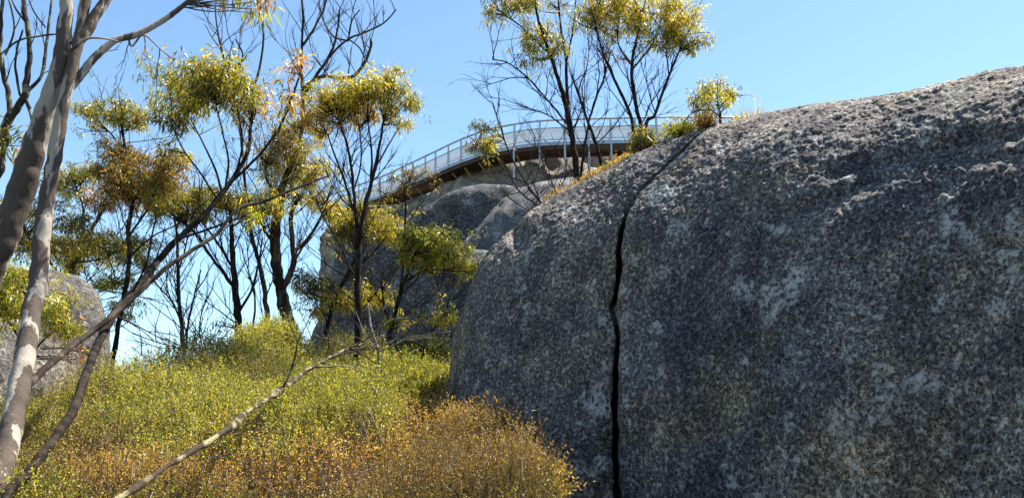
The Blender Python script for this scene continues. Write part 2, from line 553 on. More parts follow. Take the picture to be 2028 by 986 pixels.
SIL_B = [(866, 960), (872, 890), (876, 830), (883, 785), (892, 740), (905, 655), (925, 580), (945, 535), (965, 503), (1000, 468), (1050, 420), (1100, 385),
         (1150, 360), (1200, 335), (1250, 306), (1310, 283), (1400, 252), (1500, 226), (1600, 207), (1700, 195), (1800, 180), (1900, 155), (1960, 139), (2028, 130),
         (2150, 116), (2300, 130), (2500, 170), (2800, 260)]
cols_b = np.concatenate([np.arange(866, 960, 0.8), np.arange(960, 1165, 1.9), np.arange(1165, 1262, 1.0), np.arange(1262, 1340, 1.6), np.arange(1340, 2060, 2.2), np.arange(2060, 2800, 9)])
G_BOULDER = loft_rock("granite_boulder", "huge dark lichen-speckled granite boulder split by a deep vertical crack, filling the right side", M_BOULDER,
          SIL_B, [(866, 6.6), (880, 6.0), (905, 5.5), (960, 5.0), (1050, 4.7), (1220, 4.2), (1500, 3.5), (2028, 2.75), (2400, 2.6), (2800, 3.2)],
          [(866, 6.7), (905, 6.6), (1000, 6.6), (1220, 6.5), (1500, 6.0), (2028, 5.2), (2400, 5.0), (2800, 5.2)],
          [(866, 6.9), (905, 8.0), (1000, 9.5), (1220, 11.0), (1500, 12.0), (2028, 12.0), (2800, 10.0)],
          cols_b, 0.2, 0.6, 2.5, 440, 60,
          [(0.03, 0.9, 1), (0.03, 2.2, 2), (0.007, 6.0, 3), (0.005, 17.0, 4), (0.007, 38.0, 5), (0.0055, 80.0, 6)], crack_boulder)

_top = []
for col_ in G_BOULDER[::3]:
    qx, qy = proj(col_); k = int(np.argmin(qy)); _top.append((qx[k], *col_[k]))
_top = np.array(sorted(_top))


def crest_Y(px):                 # ground depth of the big boulder's skyline in that column
    return float(np.interp(px, _top[:, 0], _top[:, 2])) + 0.12


def crest_z(px):
    return float(np.interp(px, _top[:, 0], _top[:, 3]))


# the rounded boulder at the left
SIL_L = [(-420, 700), (-300, 610), (-200, 565), (-100, 543), (0, 533), (60, 531), (110, 535), (140, 542), (170, 558), (192, 582), (208, 618), (218, 650), (225, 700), (229, 750), (231, 800), (233, 900)]
cols_l = np.concatenate([np.arange(-420, 100, 5.0), np.arange(100, 200, 1.8), np.arange(200, 233.1, 0.7)])
loft_rock("rounded_boulder", "rounded pale grey boulder at the left behind the gum trunks, its right side sunlit", M_ROCK_L,
          SIL_L, [(-420, 11.0), (-200, 8.8), (0, 8.5), (120, 8.8), (200, 9.6), (225, 10.2), (233, 10.6)],
          [(-420, 11.5), (0, 10.8), (150, 10.8), (233, 10.7)], [(-420, 13), (-100, 14), (120, 13.5), (233, 10.8)],
          cols_l, 0.2, -1.0, 2.3, 200, 30,
          [(0.08, 0.5, 11), (0.04, 1.5, 12), (0.02, 5.0, 13), (0.014, 14.0, 14), (0.008, 30.0, 15)])

# granite masses below the walkway
def crk(G):
    return G


loft_rock("granite_outcrop", "big dark rounded granite outcrop face behind the trees, left end against the sky", M_ROCK_M,
          [(583, 720), (600, 685), (620, 645), (640, 595), (650, 555), (662, 508), (680, 470), (702, 445), (735, 430), (770, 432), (810, 448), (860, 470), (920, 490), (1000, 500), (1100, 505), (1250, 510)],
          [(583, 24.2), (600, 23), (640, 21.5), (720, 20.5), (900, 20), (1250, 20)], [(583, 24.4), (640, 23.5), (720, 22.5), (900, 22.0), (1250, 22)],
          [(583, 24.6), (640, 27), (900, 30), (1250, 30)], np.concatenate([np.arange(583, 680, 1.2), np.arange(680, 1250, 4)]), -3.0, -4.0, 8.0, 180, 20,
          [(0.15, 0.3, 21), (0.07, 1.0, 22), (0.05, 3.0, 23)], cat="rock")
loft_rock("granite_dome", "dark rounded granite dome under the walkway, left of the slanting crack", M_ROCK_M,
          [(785, 520), (795, 480), (812, 445), (840, 412), (883, 384), (920, 370), (955, 364), (1000, 366), (1060, 380), (1120, 400), (1250, 440)],
          [(785, 27), (812, 25.6), (880, 25), (1000, 25), (1250, 25)], [(785, 27.3), (812, 27.0), (883, 27), (1250, 27)], [(785, 28), (883, 33), (1250, 33)],
          np.concatenate([np.arange(785, 850, 1.4), np.arange(850, 1250, 4)]), -3.0, -4.0, 11.0, 240, 20,
          [(0.05, 0.35, 31), (0.04, 1.0, 32), (0.04, 3.0, 33)], cat="rock")
loft_rock("granite_slab", "blue grey sloping granite slab right of the slanting crack, in front of the dome", M_SLAB,
          [(890, 520), (903, 493), (914, 480), (945, 448), (975, 417), (1005, 389), (1032, 372), (1070, 360), (1120, 352), (1180, 352), (1300, 385)],
          [(890, 24), (914, 23.2), (975, 22.4), (1100, 22), (1300, 22)], [(890, 24.3), (914, 25), (975, 26), (1300, 26)], [(890, 24.8), (975, 30), (1300, 30)],
          np.concatenate([np.arange(890, 1010, 1.6), np.arange(1010, 1300, 4)]), -3.0, -4.0, 3.0, 160, 20,
          [(0.08, 0.35, 35), (0.05, 1.0, 36), (0.05, 3.0, 37)], cat="rock")
loft_rock("summit_rock", "pale beige sunlit rock ledge directly beneath the curved walkway", M_ROCK_D,
          [(640, 470), (690, 425), (731, 408), (790, 405), (840, 385), (870, 366), (905, 348), (950, 332), (1000, 318), (1050, 312), (1100, 309), (1140, 312), (1165, 330), (1200, 345), (1260, 350), (1400, 350)],
          [(640, 40), (731, 37), (905, 34), (1050, 33), (1400, 33)], [(640, 48), (731, 47), (905, 42.5), (1050, 41), (1400, 41)], [(640, 52), (905, 49), (1400, 47)],
          np.arange(640, 1400, 3.0), -5.0, -6.0, 1.75, 170, 20,
          [(0.5, 0.35, 51), (0.35, 0.9, 52), (0.12, 2.5, 53)], cat="rock")
loft_rock("rock_pillar", "flat topped tan rock block under the right part of the walkway", M_ROCK_D,
          [(1128, 345), (1140, 312), (1158, 303), (1200, 302), (1240, 303), (1258, 320), (1275, 360)],
          [(1128, 43), (1150, 41.6), (1240, 41.6), (1275, 43)], [(1128, 43.3), (1158, 43), (1240, 43), (1275, 43.3)], [(1128, 43.6), (1200, 46), (1275, 43.6)],
          np.arange(1128, 1275, 1.8), -5.0, -6.0, 5.0, 160, 14, [(0.2, 0.4, 55), (0.12, 1.2, 56)], cat="rock")

# ------------------------------------------------------------------ skywalk
def skywalk():
    ctrl = [(2300, 38.4), (1950, 37.8), (1640, 37.4), (1480, 37.2), (1340, 37.15), (1200, 37.3), (1110, 37.5), (1060, 37.7), (1010, 38.2), (960, 39.0), (930, 39.8), (901, 40.7), (870, 41.9), (845, 42.9), (796, 45.0), (770, 46.2), (735, 47.6), (698, 49.0), (645, 51.2)]
    zr = P(1060, 241, 37.7)[2]
    Hrail = 1.28
    zd = zr - Hrail
    xy = []
    for px, Y in ctrl:
        # find x for this column at this depth and the rail height
        dep = np.dot(np.array([0, Y, zr - 1.6]), FWD)
        xy.append(((px - FW / 2) / FPX * dep, Y))
    xy = np.array(xy)
    pts = np.column_stack([xy, np.zeros(len(xy))])
    path, _ = smooth_path(pts, np.ones(len(pts)), 0.25)
    path = path[:, :2]
    tan = unit(np.gradient(path, axis=0)); nrm = np.column_stack([-tan[:, 1], tan[:, 0]])
    if nrm[len(nrm) // 3][1] > 0: nrm = -nrm          # towards the viewer
    near = path; far = path - nrm * 1.5
    s = np.concatenate([[0], np.cumsum(np.hypot(*np.diff(near, axis=0).T))])
    base = np.array([near[len(near) // 2][0], near[len(near) // 2][1], zd - 3.5])
    root = thing("skywalk", base, "curved steel skywalk with grey railings and mesh panels high on the rocks", "walkway")

    def strip(name, edge_a, edge_b, z0, z1, mat):
        n = len(edge_a)
        ring = np.stack([np.column_stack([edge_a, np.full(n, z0)]), np.column_stack([edge_b, np.full(n, z0)]),
                         np.column_stack([edge_b, np.full(n, z1)]), np.column_stack([edge_a, np.full(n, z1)])], 1)
        V = ring.reshape(-1, 3) - base
        i = np.arange(n - 1)[:, None] * 4; j = np.arange(4)[None]; j2 = (j + 1) % 4
        q = np.stack([i + j, i + j2, i + 4 + j2, i + 4 + j], -1).reshape(-1, 4)
        q = np.vstack([q, [[0, 1, 2, 3]], [[(n - 1) * 4 + k for k in (3, 2, 1, 0)]]])
        return link(name, mesh_from(name, V, q, smooth=False), mat, root)

    strip("deck", near + nrm * -0.02, far + nrm * 0.02, zd - 0.06, zd, M_DECK)
    strip("beam", near + nrm * -0.05, near + nrm * -0.13, zd - 0.27, zd - 0.065, M_DECK)
    strip("beam", far + nrm * 0.13, far + nrm * 0.05, zd - 0.27, zd - 0.065, M_DECK)
    strip("edge_channel", near + nrm * 0.05, near + nrm * -0.015, zd - 0.10, zd + 0.10, M_STEEL)
    strip("edge_channel", far + nrm * 0.015, far + nrm * -0.05, zd - 0.10, zd + 0.10, M_STEEL)

    def rail(edge, z, r, name):
        t = Tubes(); t.add(np.column_stack([edge, np.full(len(edge), z)]), np.full(len(edge), r), 8)
        t.build(name, M_STEEL, root, base)

    for e, o in ((near + nrm * 0.02, 1), (far - nrm * 0.02, -1)):
        rail(e, zr, 0.055, "top_rail"); rail(e, zr - 0.42, 0.03, "mid_rail")
        if o > 0: rail(e, zd + 0.2, 0.03, "bottom_rail")

    def box_post(x, y, z0, z1, w, name, mat=M_STEEL):
        V = np.array([[x + a * w, y + b_ * w, z] for z in (z0, z1) for a, b_ in ((-1, -1), (1, -1), (1, 1), (-1, 1))]) - base
        q = [[0, 1, 5, 4], [1, 2, 6, 5], [2, 3, 7, 6], [3, 0, 4, 7], [3, 2, 1, 0], [4, 5, 6, 7]]
        return link(name, mesh_from(name, V, np.array(q), smooth=False), mat, root)

    # posts at the photographed bays of the straight part and evenly along the rest
    s0 = s[np.argmin(np.abs(near[:, 0] - (1206 - FW / 2) / FPX * np.dot(np.array([0, 37.3, zr - 1.6]), FWD)))]
    k = -6
    ps = []
    while s0 + k * 1.22 < s[-1] - 0.3:
        if s0 + k * 1.22 > 0.3: ps.append(s0 + k * 1.22)
        k += 1
    idx = [int(np.argmin(np.abs(s - v))) for v in ps]
    cols_at = {1206: 0, 1161: 1, 1114: 2, 1066: 3, 1017: 4}
    for a in idx:
        x, y = near[a] + nrm[a] * 0.075
        box_post(x, y, zd - 0.12, zr + 0.0, 0.05, "post")
    for a in idx[::3]:
        x, y = far[a] - nrm[a] * 0.075
        box_post(x, y, zd - 0.12, zr, 0.035, "post")
    # mesh panels between the posts
    for e, off in ((near, 0.03), (far, -0.03)):
        if off < 0: continue
        stp = 1
        for a, b_ in zip(idx[:-1:stp], idx[1::stp] if stp == 1 else idx[2::2]):
            seg = e[a:b_ + 1] + nrm[a:b_ + 1] * off
            n = len(seg)
            th = 0.012
            sb = seg - nrm[a:b_ + 1] * th
            z0, z1 = zd + 0.22, zr - 0.45
            ring = np.stack([np.column_stack([seg, np.full(n, z0)]), np.column_stack([sb, np.full(n, z0)]), np.column_stack([sb, np.full(n, z1)]), np.column_stack([seg, np.full(n, z1)])], 1)
            V = ring.reshape(-1, 3) - base
            i = np.arange(n - 1)[:, None] * 4; j = np.arange(4)[None]; j2 = (j + 1) % 4
            q = np.stack([i + j, i + j2, i + 4 + j2, i + 4 + j], -1).reshape(-1, 4)
            link("mesh_panel", mesh_from("mesh_panel", V, q, smooth=False), M_MESH, root)
    # braces below the deck and columns down to the rock
    for a in idx:
        p0 = np.array([*(near[a] - nrm[a] * 0.2), zd - 0.34]); p1 = np.array([*(far[a] + nrm[a] * 0.2), zd - 1.15])
        t = Tubes(); t.add(np.array([p0, p1]), np.array([0.05, 0.05]), 6); t.build("brace", M_BRACE, root, base)
        q0 = np.array([*(far[a] + nrm[a] * 0.1), zd - 0.34])
        t = Tubes(); t.add(np.array([q0, [q0[0], q0[1], zd - 2.6]]), np.array([0.05, 0.05]), 6); t.build("far_leg", M_BRACE, root, base)
    for n_, drop in ((0, 0.9), (1, 1.4), (2, 1.5), (3, 1.3), (4, 2.2)):
        a = int(np.argmin(np.abs(s - (s0 + n_ * 1.22))))
        x, y = near[a] + nrm[a] * 0.16
        box_post(x, y, zd - drop, zd - 0.125, 0.045, "support_column")


skywalk()

# ------------------------------------------------------------------ trees
PAL = {
    'olive': [(0.125, 0.145, 0.028), (0.18, 0.185, 0.03), (0.08, 0.10, 0.03), (0.24, 0.20, 0.045)],
    'gold': [(0.20, 0.205, 0.025), (0.28, 0.255, 0.03), (0.14, 0.15, 0.025), (0.31, 0.23, 0.045)],
    'bright': [(0.17, 0.195, 0.022), (0.22, 0.23, 0.026), (0.12, 0.15, 0.022), (0.27, 0.245, 0.04)],
    'russet': [(0.16, 0.13, 0.03), (0.22, 0.13, 0.05), (0.12, 0.10, 0.035), (0.24, 0.17, 0.05)],
    'red': [(0.34, 0.12, 0.07), (0.30, 0.17, 0.10), (0.14, 0.12, 0.05), (0.36, 0.24, 0.16)],
    'heath_green': [(0.165, 0.18, 0.021), (0.22, 0.205, 0.028), (0.115, 0.138, 0.021), (0.28, 0.235, 0.048)],
    'heath_brown': [(0.30, 0.16, 0.05), (0.36, 0.21, 0.07), (0.22, 0.11, 0.04), (0.40, 0.28, 0.13)],
    'straw': [(0.32, 0.26, 0.09), (0.26, 0.20, 0.06), (0.38, 0.31, 0.14), (0.22, 0.16, 0.05)],
    'dark': [(0.06, 0.075, 0.025), (0.09, 0.10, 0.03), (0.05, 0.055, 0.025), (0.11, 0.10, 0.03)],
}


def pick(pal, n, redp=0.03):
    c = np.array(PAL[pal])[rng.integers(0, 4, n)] * rng.uniform(0.75, 1.3, (n, 1))
    r = rng.random(n) < redp
    c[r] = np.array([0.32, 0.13, 0.06]) * rng.uniform(0.7, 1.2, (r.sum(), 1))
    return np.clip(c * 1.06, 0, 0.9)


class Leaves:
    def __init__(self): self.V, self.Q, self.C, self.n = [], [], [], 0

    def add(self, V, Q, C):
        self.V.append(V); self.Q.append(Q + self.n); self.C.append(C); self.n += len(V)

    def build(self, name, mat, parent=None, base=(0, 0, 0)):
        if not self.V: return None
        me = mesh_from(name, np.vstack(self.V) - np.asarray(base), np.vstack(self.Q), smooth=False, col=np.vstack(self.C))
        return link(name, me, mat, parent, None if parent else base)


def clump_leaves(LV, c, rx, ry, rz, n, leaf, pal, redp=0.03, droop=0.75, tuft_leaves=16, ragged=0.35):
    """leaf tufts through an uneven ellipsoid; returns the tuft centres"""
    nt_ = max(3, n // tuft_leaves)
    # billows: smaller clusters scattered through the clump, each rounded above and thin below
    nb = max(4, int(nt_ / 6))
    u = unit(rng.normal(0, 1, (nb, 3)))
    bc = c + u * (rng.random(nb) ** 0.5)[:, None] * np.array([rx, ry, rz]) * 0.82
    which = rng.integers(0, nb, nt_)
    bs = rng.uniform(0.18, 0.42, nb)[which]
    v = unit(rng.normal(0, 1, (nt_, 3)))
    v[:, 2] = np.where((v[:, 2] < -0.1) & (rng.random(nt_) < 0.6), -v[:, 2], v[:, 2])
    br = max(rx, rz) * 0.9
    tc = bc[which] + v * (rng.random(nt_) ** 0.45 * bs)[:, None] * np.array([br, br, min(br, rz * 1.3)])
    rnd = rng.random(nt_) < 0.18
    tc[rnd] = c + rng.normal(0, 0.62, (int(rnd.sum()), 3)) * np.array([rx, ry, rz])
    btint = rng.uniform(0.72, 1.3, nb)[which]
    per = tuft_leaves
    pp = np.repeat(tc, per, 0)
    out = np.repeat(unit(tc - bc[which] + 1e-6), per, 0)
    m = len(pp)
    rad = leaf * 0.9
    off = rng.normal(0, 0.55, (m, 3)) * rad
    d = unit(rng.normal(0, 0.5, (m, 3)) + 0.2 * out + unit(off) * 0.5 + np.array([0, 0, -droop]))
    L = leaf * rng.uniform(0.6, 1.25, m)
    Wd = L * rng.uniform(0.15, 0.23, m)
    tint = np.repeat(rng.uniform(0.85, 1.15, (nt_, 1)) * btint[:, None], per, 0)
    LV.add(*leaves_arrays(pp + off, d, L, Wd, np.clip(pick(pal, m, redp) * tint, 0, 0.9)))
    return tc


def bez(a, b, n=5, sag=0.12, up=0.15):
    L = np.linalg.norm(b - a)
    t = np.linspace(0, 1, n)[:, None]
    m = (a + b) / 2 + rng.normal(0, sag, 3) * L + np.array([0, 0, -up * L])
    return (1 - t) ** 2 * a + 2 * t * (1 - t) * m + t ** 2 * b


def spray(T, p, d, length, rad, level, spread=0.5, upw=0.1, n=4):
    """a fine leafless branchlet that forks on its way"""
    k = 5
    pts = [p]; dd = d
    for _ in range(k):
        dd = unit(dd + rng.normal(0, 0.13, 3) + np.array([0, 0, upw * 0.25]))
        pts.append(pts[-1] + dd * length / k)
    pts = np.array(pts)
    T.add(pts, np.linspace(rad, rad * 0.45, k + 1), 4)
    if level > 0:
        for _ in range(n):
            q = rng.integers(1, k + 1)
            side = unit(rng.normal(0, 1, 3))
            nd_ = unit(unit(pts[q] - pts[q - 1]) + side * spread + np.array([0, 0, upw]))
            spray(T, pts[q], nd_, length * rng.uniform(0.4, 0.65), rad * 0.5, level - 1, spread, upw, max(2, n - 1))


def px_dir(ang, depth=0.0):
    a = math.radians(ang)
    return unit(math.cos(a) * RGT + math.sin(a) * UPV + depth * FWD)


def tree(name, label, Y, stems, clumps, bark=None, cat="tree", pal='olive', leaf=0.085, fans=True, sprays=(), gnarl=0.25, dens=1.0, group=None, root_ext=True,
         droop=0.75, redp=0.06, crown_name="crown", trunk_name="trunk", leafmat=None, nstem=1):
    """stems: lists of (px, py) [with widths] for one tree standing at ground depth Y; clumps: (cx, cy, rx, ry[, density[, palette]])"""
    bark = bark or M_DARK
    mp = mpp(Y)
    node_pts, node_rad, paths = [], [], []
    for si, (pl, ws, *smat) in enumerate(stems):
        pl = np.array(pl, float)
        ws = np.interp(np.linspace(0, 1, len(pl)), np.linspace(0, 1, len(ws)), ws)
        dy = pl[:, 2] if pl.shape[1] > 2 else np.zeros(len(pl))
        if pl.shape[1] == 2 and si > 0:
            # start at the nearest point of what is already built, drift in depth from there
            p0 = P(pl[0, 0], pl[0, 1], Y)
            allp = np.vstack(node_pts)
            qx, qy = proj(allp)
            near = np.argmin((qx - pl[0, 0]) ** 2 + (qy - pl[0, 1]) ** 2)
            dy0 = allp[near][1] - Y if (qx[near] - pl[0, 0]) ** 2 + (qy[near] - pl[0, 1]) ** 2 < 60 ** 2 else 0
            dy = dy0 + np.linspace(0, 1, len(pl)) * rng.normal(0, 45 * mp)
        elif pl.shape[1] == 2:
            dy = np.linspace(0, 1, len(pl)) * rng.normal(0, 20 * mp)
        w3 = P(pl[:, 0], pl[:, 1], Y + dy)
        rad = ws * (0.43 if Y > 7 else 0.46) * mp * (w3[:, 1] / Y)
        if si < nstem and root_ext:
            gz = float(ground_z(w3[0, 0], w3[0, 1])) - 0.1
            if w3[0, 2] > gz + 0.05:
                lo = w3[0].copy(); lo[2] = gz; lo[0] += (w3[0, 0] - w3[1, 0]) * 0.3
                w3 = np.vstack([lo, w3]); rad = np.concatenate([[rad[0] * 1.25], rad])
        pp, rr = smooth_path(w3, rad, max(0.015, min(0.03, 5 * mp)), gnarl)
        node_pts.append(pp); node_rad.append(rr); paths.append((si, pp, rr, smat))
    base = node_pts[0][0].copy()
    root = thing(name, base, label, cat, group)
    TB = Tubes(); TW = TB
    for si, pp, rr, smat in paths:
        if si < nstem:
            t = Tubes(); t.add(pp, rr, 16 if rr.max() > 0.03 else 8); t.build(trunk_name, bark, root, base)
        elif smat:
            t = Tubes(); t.add(pp, rr, 10); t.build("limb", smat[0], root, base)
        else:
            TB.add(pp, rr, 8 if rr.max() > 0.02 else 5)
    allp = np.vstack(node_pts); allr = np.concatenate(node_rad)
    LV = Leaves()
    for c in clumps:
        cx, cy, rx, ry = c[:4]
        dn = c[4] if len(c) > 4 else 1.0
        pl_ = c[5] if len(c) > 5 else pal
        lf = c[6] if len(c) > 6 else leaf
        # depth of the clump: that of the nearest stem node
        qx, qy = proj(allp)
        k = np.argmin((qx - cx) ** 2 + (qy - cy) ** 2)
        Yc = allp[k][1] + rng.normal(0, 0.15 * rx * mp)
        ctr = P(cx, cy, Yc)
        wx, wz = 1.5 * rx * mp, 1.3 * ry * mp
        lf = lf * 0.78; lpx = lf / mp
        n = int(dn * dens * 4.9 * (math.pi * rx * ry) / (lpx * lpx * 0.2 * 0.62))
        n = max(n, 14)
        tcs = clump_leaves(LV, ctr, wx, 0.85 * max(wx, wz), wz, n, lf, pl_, redp, droop)
        if fans:
            # fan of limbs from below the clump to its tufts
            low = (allp[:, 2] < ctr[2] - 0.1 * wz)
            cand = np.where(low)[0] if low.any() else np.arange(len(allp))
            nf = int(np.clip(rx / 3.5, 4, 22))
            tgt = tcs[rng.choice(len(tcs), min(nf, len(tcs)), replace=False)]
            ends = [tcs[0]]
            for g_ in tgt:
                dist = np.linalg.norm(allp[cand] - g_, axis=1) + np.abs(rng.normal(0, 0.25 * wx, len(cand)))
                a = cand[np.argmin(dist)]
                pth = bez(allp[a], g_, 7, 0.07, 0.05)
                r0 = min(allr[a] * 0.6, (1.1 * mp + 0.003) * rng.uniform(0.5, 1.1))
                pth, rr = smooth_path(pth, np.linspace(r0, min(r0, 0.6 * mp), len(pth)), 14 * mp, 0.2)
                TB.add(pth, rr, 5)
                ends.extend(pth[len(pth) // 3:])
            ends = np.array(ends)
            for g_ in tcs[::2]:
                a = ends[np.argmin(np.linalg.norm(ends - g_, axis=1))]
                TW.add(bez(a, g_, 4, 0.1, 0.05), np.linspace(0.9 * mp, 0.45 * mp, 4), 3)
    if mp > 0.006 and not root_ext is None:
        up_ = np.where(allr < 12 * mp)[0]
        for k in rng.choice(up_, min(len(up_), 8 + 5 * len(stems)), replace=False):
            q_, _y = proj(allp[k:k + 1])
            if k < len(allp) * 0.12: continue
            a_ = rng.choice([rng.uniform(40, 80), rng.uniform(100, 140)])
            spray(TW, allp[k], px_dir(a_, rng.normal(0, 0.5)), rng.uniform(45, 110) * mp, 1.1 * mp, 2, 0.5, 0.25, 3)
    for sp in sprays:
        (sx, sy, ang, ln, wpx, lev) = sp[:6]
        qx, qy = proj(allp)
        k = np.argmin((qx - sx) ** 2 + (qy - sy) ** 2)
        upw = sp[6] if len(sp) > 6 else 0.1
        spray(TW, allp[k], px_dir(ang, rng.normal(0, 0.35)), ln * mp, wpx * 0.5 * mp, lev, 0.55, upw)
    TB.build("branches", bark, root, base)
    LV.build(crown_name, leafmat or M_LEAF, root, base)
    return root


# foreground patchy gum
tree("gum_tree", "pale patchy barked gum tree with two leaning trunks at the left front", 4.2,
     [([(-175, 1000, 0.1), (-120, 800, 0.1), (-60, 640, 0.05), (-12, 520, 0), (28, 420, 0), (60, 325, 0), (88, 232, 0), (116, 140, 0), (128, 60, 0), (134, -30, 0), (140, -120, 0)], [62, 62, 60, 58, 56, 54, 44, 35, 30, 27, 24]),
      ([(-25, 1040, -1.15), (12, 900, -0.85), (35, 780, -0.6), (58, 650, -0.35), (75, 560, -0.2), (88, 430, -0.1), (103, 330, -0.08), (124, 220, -0.05), (147, 120, 0), (163, 40, 0.05), (176, -50, 0.1)], [46, 44, 42, 38, 36, 34, 30, 27, 25, 24, 22]),
      ([(138, 172, 0), (165, 142, 0.02), (190, 112, 0.05), (225, 82, 0.1), (262, 72, 0.15), (300, 55, 0.2), (340, 30, 0.25), (385, -4, 0.3), (440, -25, 0.3), (500, -35, 0.3), (560, -40, 0.3)], [24, 19, 17, 15, 15, 13, 12, 9, 8, 7, 5]),
      ([(148, 90, 0.02), (172, 60, 0.05), (200, 15, 0.1), (228, -25, 0.15)], [27, 25, 22, 20]),
      ([(140, 100, -0.02), (170, 78, -0.05), (200, 76, -0.05), (240, 84, -0.03)], [8, 7, 5, 3]),
      ([(42, 778, -0.6), (90, 730, -0.3), (150, 680, 0.1), (205, 640, 0.25), (255, 597, 0.4), (330, 530, 0.6), (400, 484, 0.8), (432, 460, 0.9), (472, 413, 1.0), (520, 400, 1.1), (600, 368, 1.2), (652, 348, 1.3)], [17, 15, 13, 12, 12, 10, 9, 8, 7, 6, 5, 3], M_MID),
      ([(255, 78, 0.15), (262, 92, 0.15), (285, 70, 0.2), (320, 100, 0.25), (345, 120, 0.25)], [5, 5, 4, 3, 2]),
      ],
     [(515, 0, 45, 22, 0.7, 'olive', 0.10), (530, 10, 30, 22, 0.4, 'red', 0.09), (440, -10, 40, 12, 0.5, 'olive', 0.09)],
     bark=M_GUM, gnarl=0.10, nstem=2, sprays=[(285, 72, -70, 90, 3, 2, -0.2), (320, 95, -80, 90, 3, 2, -0.3), (258, 75, -100, 70, 3, 1, -0.2), (190, 112, 10, 50, 3, 1), (432, 460, 30, 90, 3, 1), (520, 400, 60, 120, 3, 2), (330, 530, 60, 60, 3, 1)], droop=1.1)

# leaning dark sapling with the big crown
tree("leaning_gum", "slender dark leaning gum rising diagonally from the lower left to a dense rounded crown", 5.4,
     [([(-5, 1030, -2.5), (60, 932, -2.2), (105, 872, -1.95), (150, 802, -1.6), (168, 747, -1.35), (190, 692, -1.05), (225, 622, -0.6), (262, 580, -0.3), (310, 520, 0.1), (350, 475, 0.2), (400, 430, 0.3), (440, 382, 0.4), (472, 338, 0.5), (490, 300, 0.55), (497, 250, 0.6), (500, 185, 0.65), (515, 130, 0.7), (522, 70, 0.75), (512, 20, 0.8), (508, -30, 0.8)], [17, 19, 19, 20, 18, 17, 18, 16, 15, 14, 13, 11, 10, 9, 7, 6, 5, 5, 4, 3]),
      ([(440, 382), (424, 330), (400, 280), (372, 225)], [6, 4, 3]),
      ([(445, 378), (452, 320), (440, 260), (425, 200)], [6, 4, 3]),
      ([(430, 395), (395, 340), (365, 300), (340, 250)], [5, 4, 3]),
      ([(470, 340), (480, 280), (470, 215)], [5, 4, 3]),
      ([(455, 365), (520, 300), (560, 240), (590, 160), (600, 120)], [7, 6, 5, 3]),
      ([(262, 580), (290, 520), (300, 470), (310, 430)], [5, 4, 3]),
      ([(350, 475), (410, 455), (450, 440), (500, 420)], [6, 5, 4])],
     [(400, 175, 80, 45, 1.5), (365, 205, 48, 48, 1.4), (455, 180, 52, 42, 1.2), (345, 250, 24, 40, 0.9, 'dark'), (335, 300, 10, 25, 0.7, 'dark'), (420, 150, 70, 24, 1.3, 'gold'), (500, 245, 34, 45, 0.45, 'russet'), (520, 200, 25, 30, 0.3, 'red'), (590, 130, 46, 38, 0.28, 'red', 0.095), (570, 190, 50, 45, 0.25, 'russet', 0.09), (490, 430, 40, 18, 0.4, 'bright')],
     bark=M_DARK, gnarl=0.14, pal='olive', leaf=0.075, sprays=[(440, 382, 80, 110, 3, 2), (400, 430, 100, 90, 3, 2), (310, 520, 80, 80, 3, 1), (225, 622, -20, 120, 3, 2, 0), (472, 338, 70, 110, 3, 2)])

# dark mossy tree at the left edge
tree("mossy_tree", "dark moss covered bare tree at the far left edge, forking upward", 4.8,
     [([(-70, 1000, 0), (-60, 700, 0), (-40, 450, 0), (-10, 350, 0), (2, 300, 0), (12, 245, 0), (30, 215, 0), (48, 186, 0), (57, 120, 0), (56, 60, 0), (46, 0, 0), (38, -60, 0)], [28, 28, 26, 24, 22, 20, 18, 15, 11, 11, 10, 8]),
      ([(20, 225), (10, 165), (0, 90), (5, 0), (3, -30)], [13, 11, 9, 8]),
      ([(48, 186), (82, 150), (90, 100), (97, 50), (102, 0), (104, -30)], [9, 7, 6, 4]),
      ([(5, 105), (30, 85), (62, 74), (112, 68)], [5, 5, 4]),
      ([(10, 110), (28, 60), (20, 10), (10, -20)], [5, 4, 3]),
      ([(90, 55), (68, 25), (55, -10)], [4, 3]),
      ([(57, 55), (30, 15), (15, -20)], [5, 3]),
      ([(60, 215), (50, 195), (62, 230), (65, 270)], [7, 6, 4]),
      ([(40, 190), (30, 130), (35, 90), (45, 60)], [6, 5, 4])],
     [(30, 270, 28, 28, 0.5, 'olive'), (5, 300, 20, 25, 0.4)],
     bark=M_MOSS, gnarl=0.3, cat="tree", sprays=[(57, 100, 60, 50, 3, 1), (90, 100, 100, 60, 3, 1), (10, 165, 50, 60, 3, 2), (82, 150, 30, 30, 3, 1), (20, 60, 70, 70, 3, 1)])

# leafy shrub before the left boulder
tree("leafy_shrub", "bright yellow-green broad leaved shrub in front of the rounded left boulder", 6.2,
     [([(30, 800), (45, 720), (60, 660), (60, 600)], [8, 6, 4]), ([(45, 720), (90, 670), (130, 640)], [5, 4, 3]), ([(60, 700), (20, 640), (0, 580)], [5, 4, 3]), ([(80, 690), (130, 690), (170, 700)], [3, 3, 2])],
     [(20, 565, 36, 38, 0.8), (100, 622, 38, 32, 0.8), (25, 615, 34, 28, 0.7), (138, 648, 24, 16, 0.7), (50, 540, 26, 18, 0.6), (160, 705, 14, 10, 0.4, 'red'), (-30, 600, 40, 50, 0.8)],
     bark=M_DARK, pal='bright', leaf=0.075, cat="shrub", trunk_name="stem", crown_name="foliage", droop=0.45, dens=1.7)

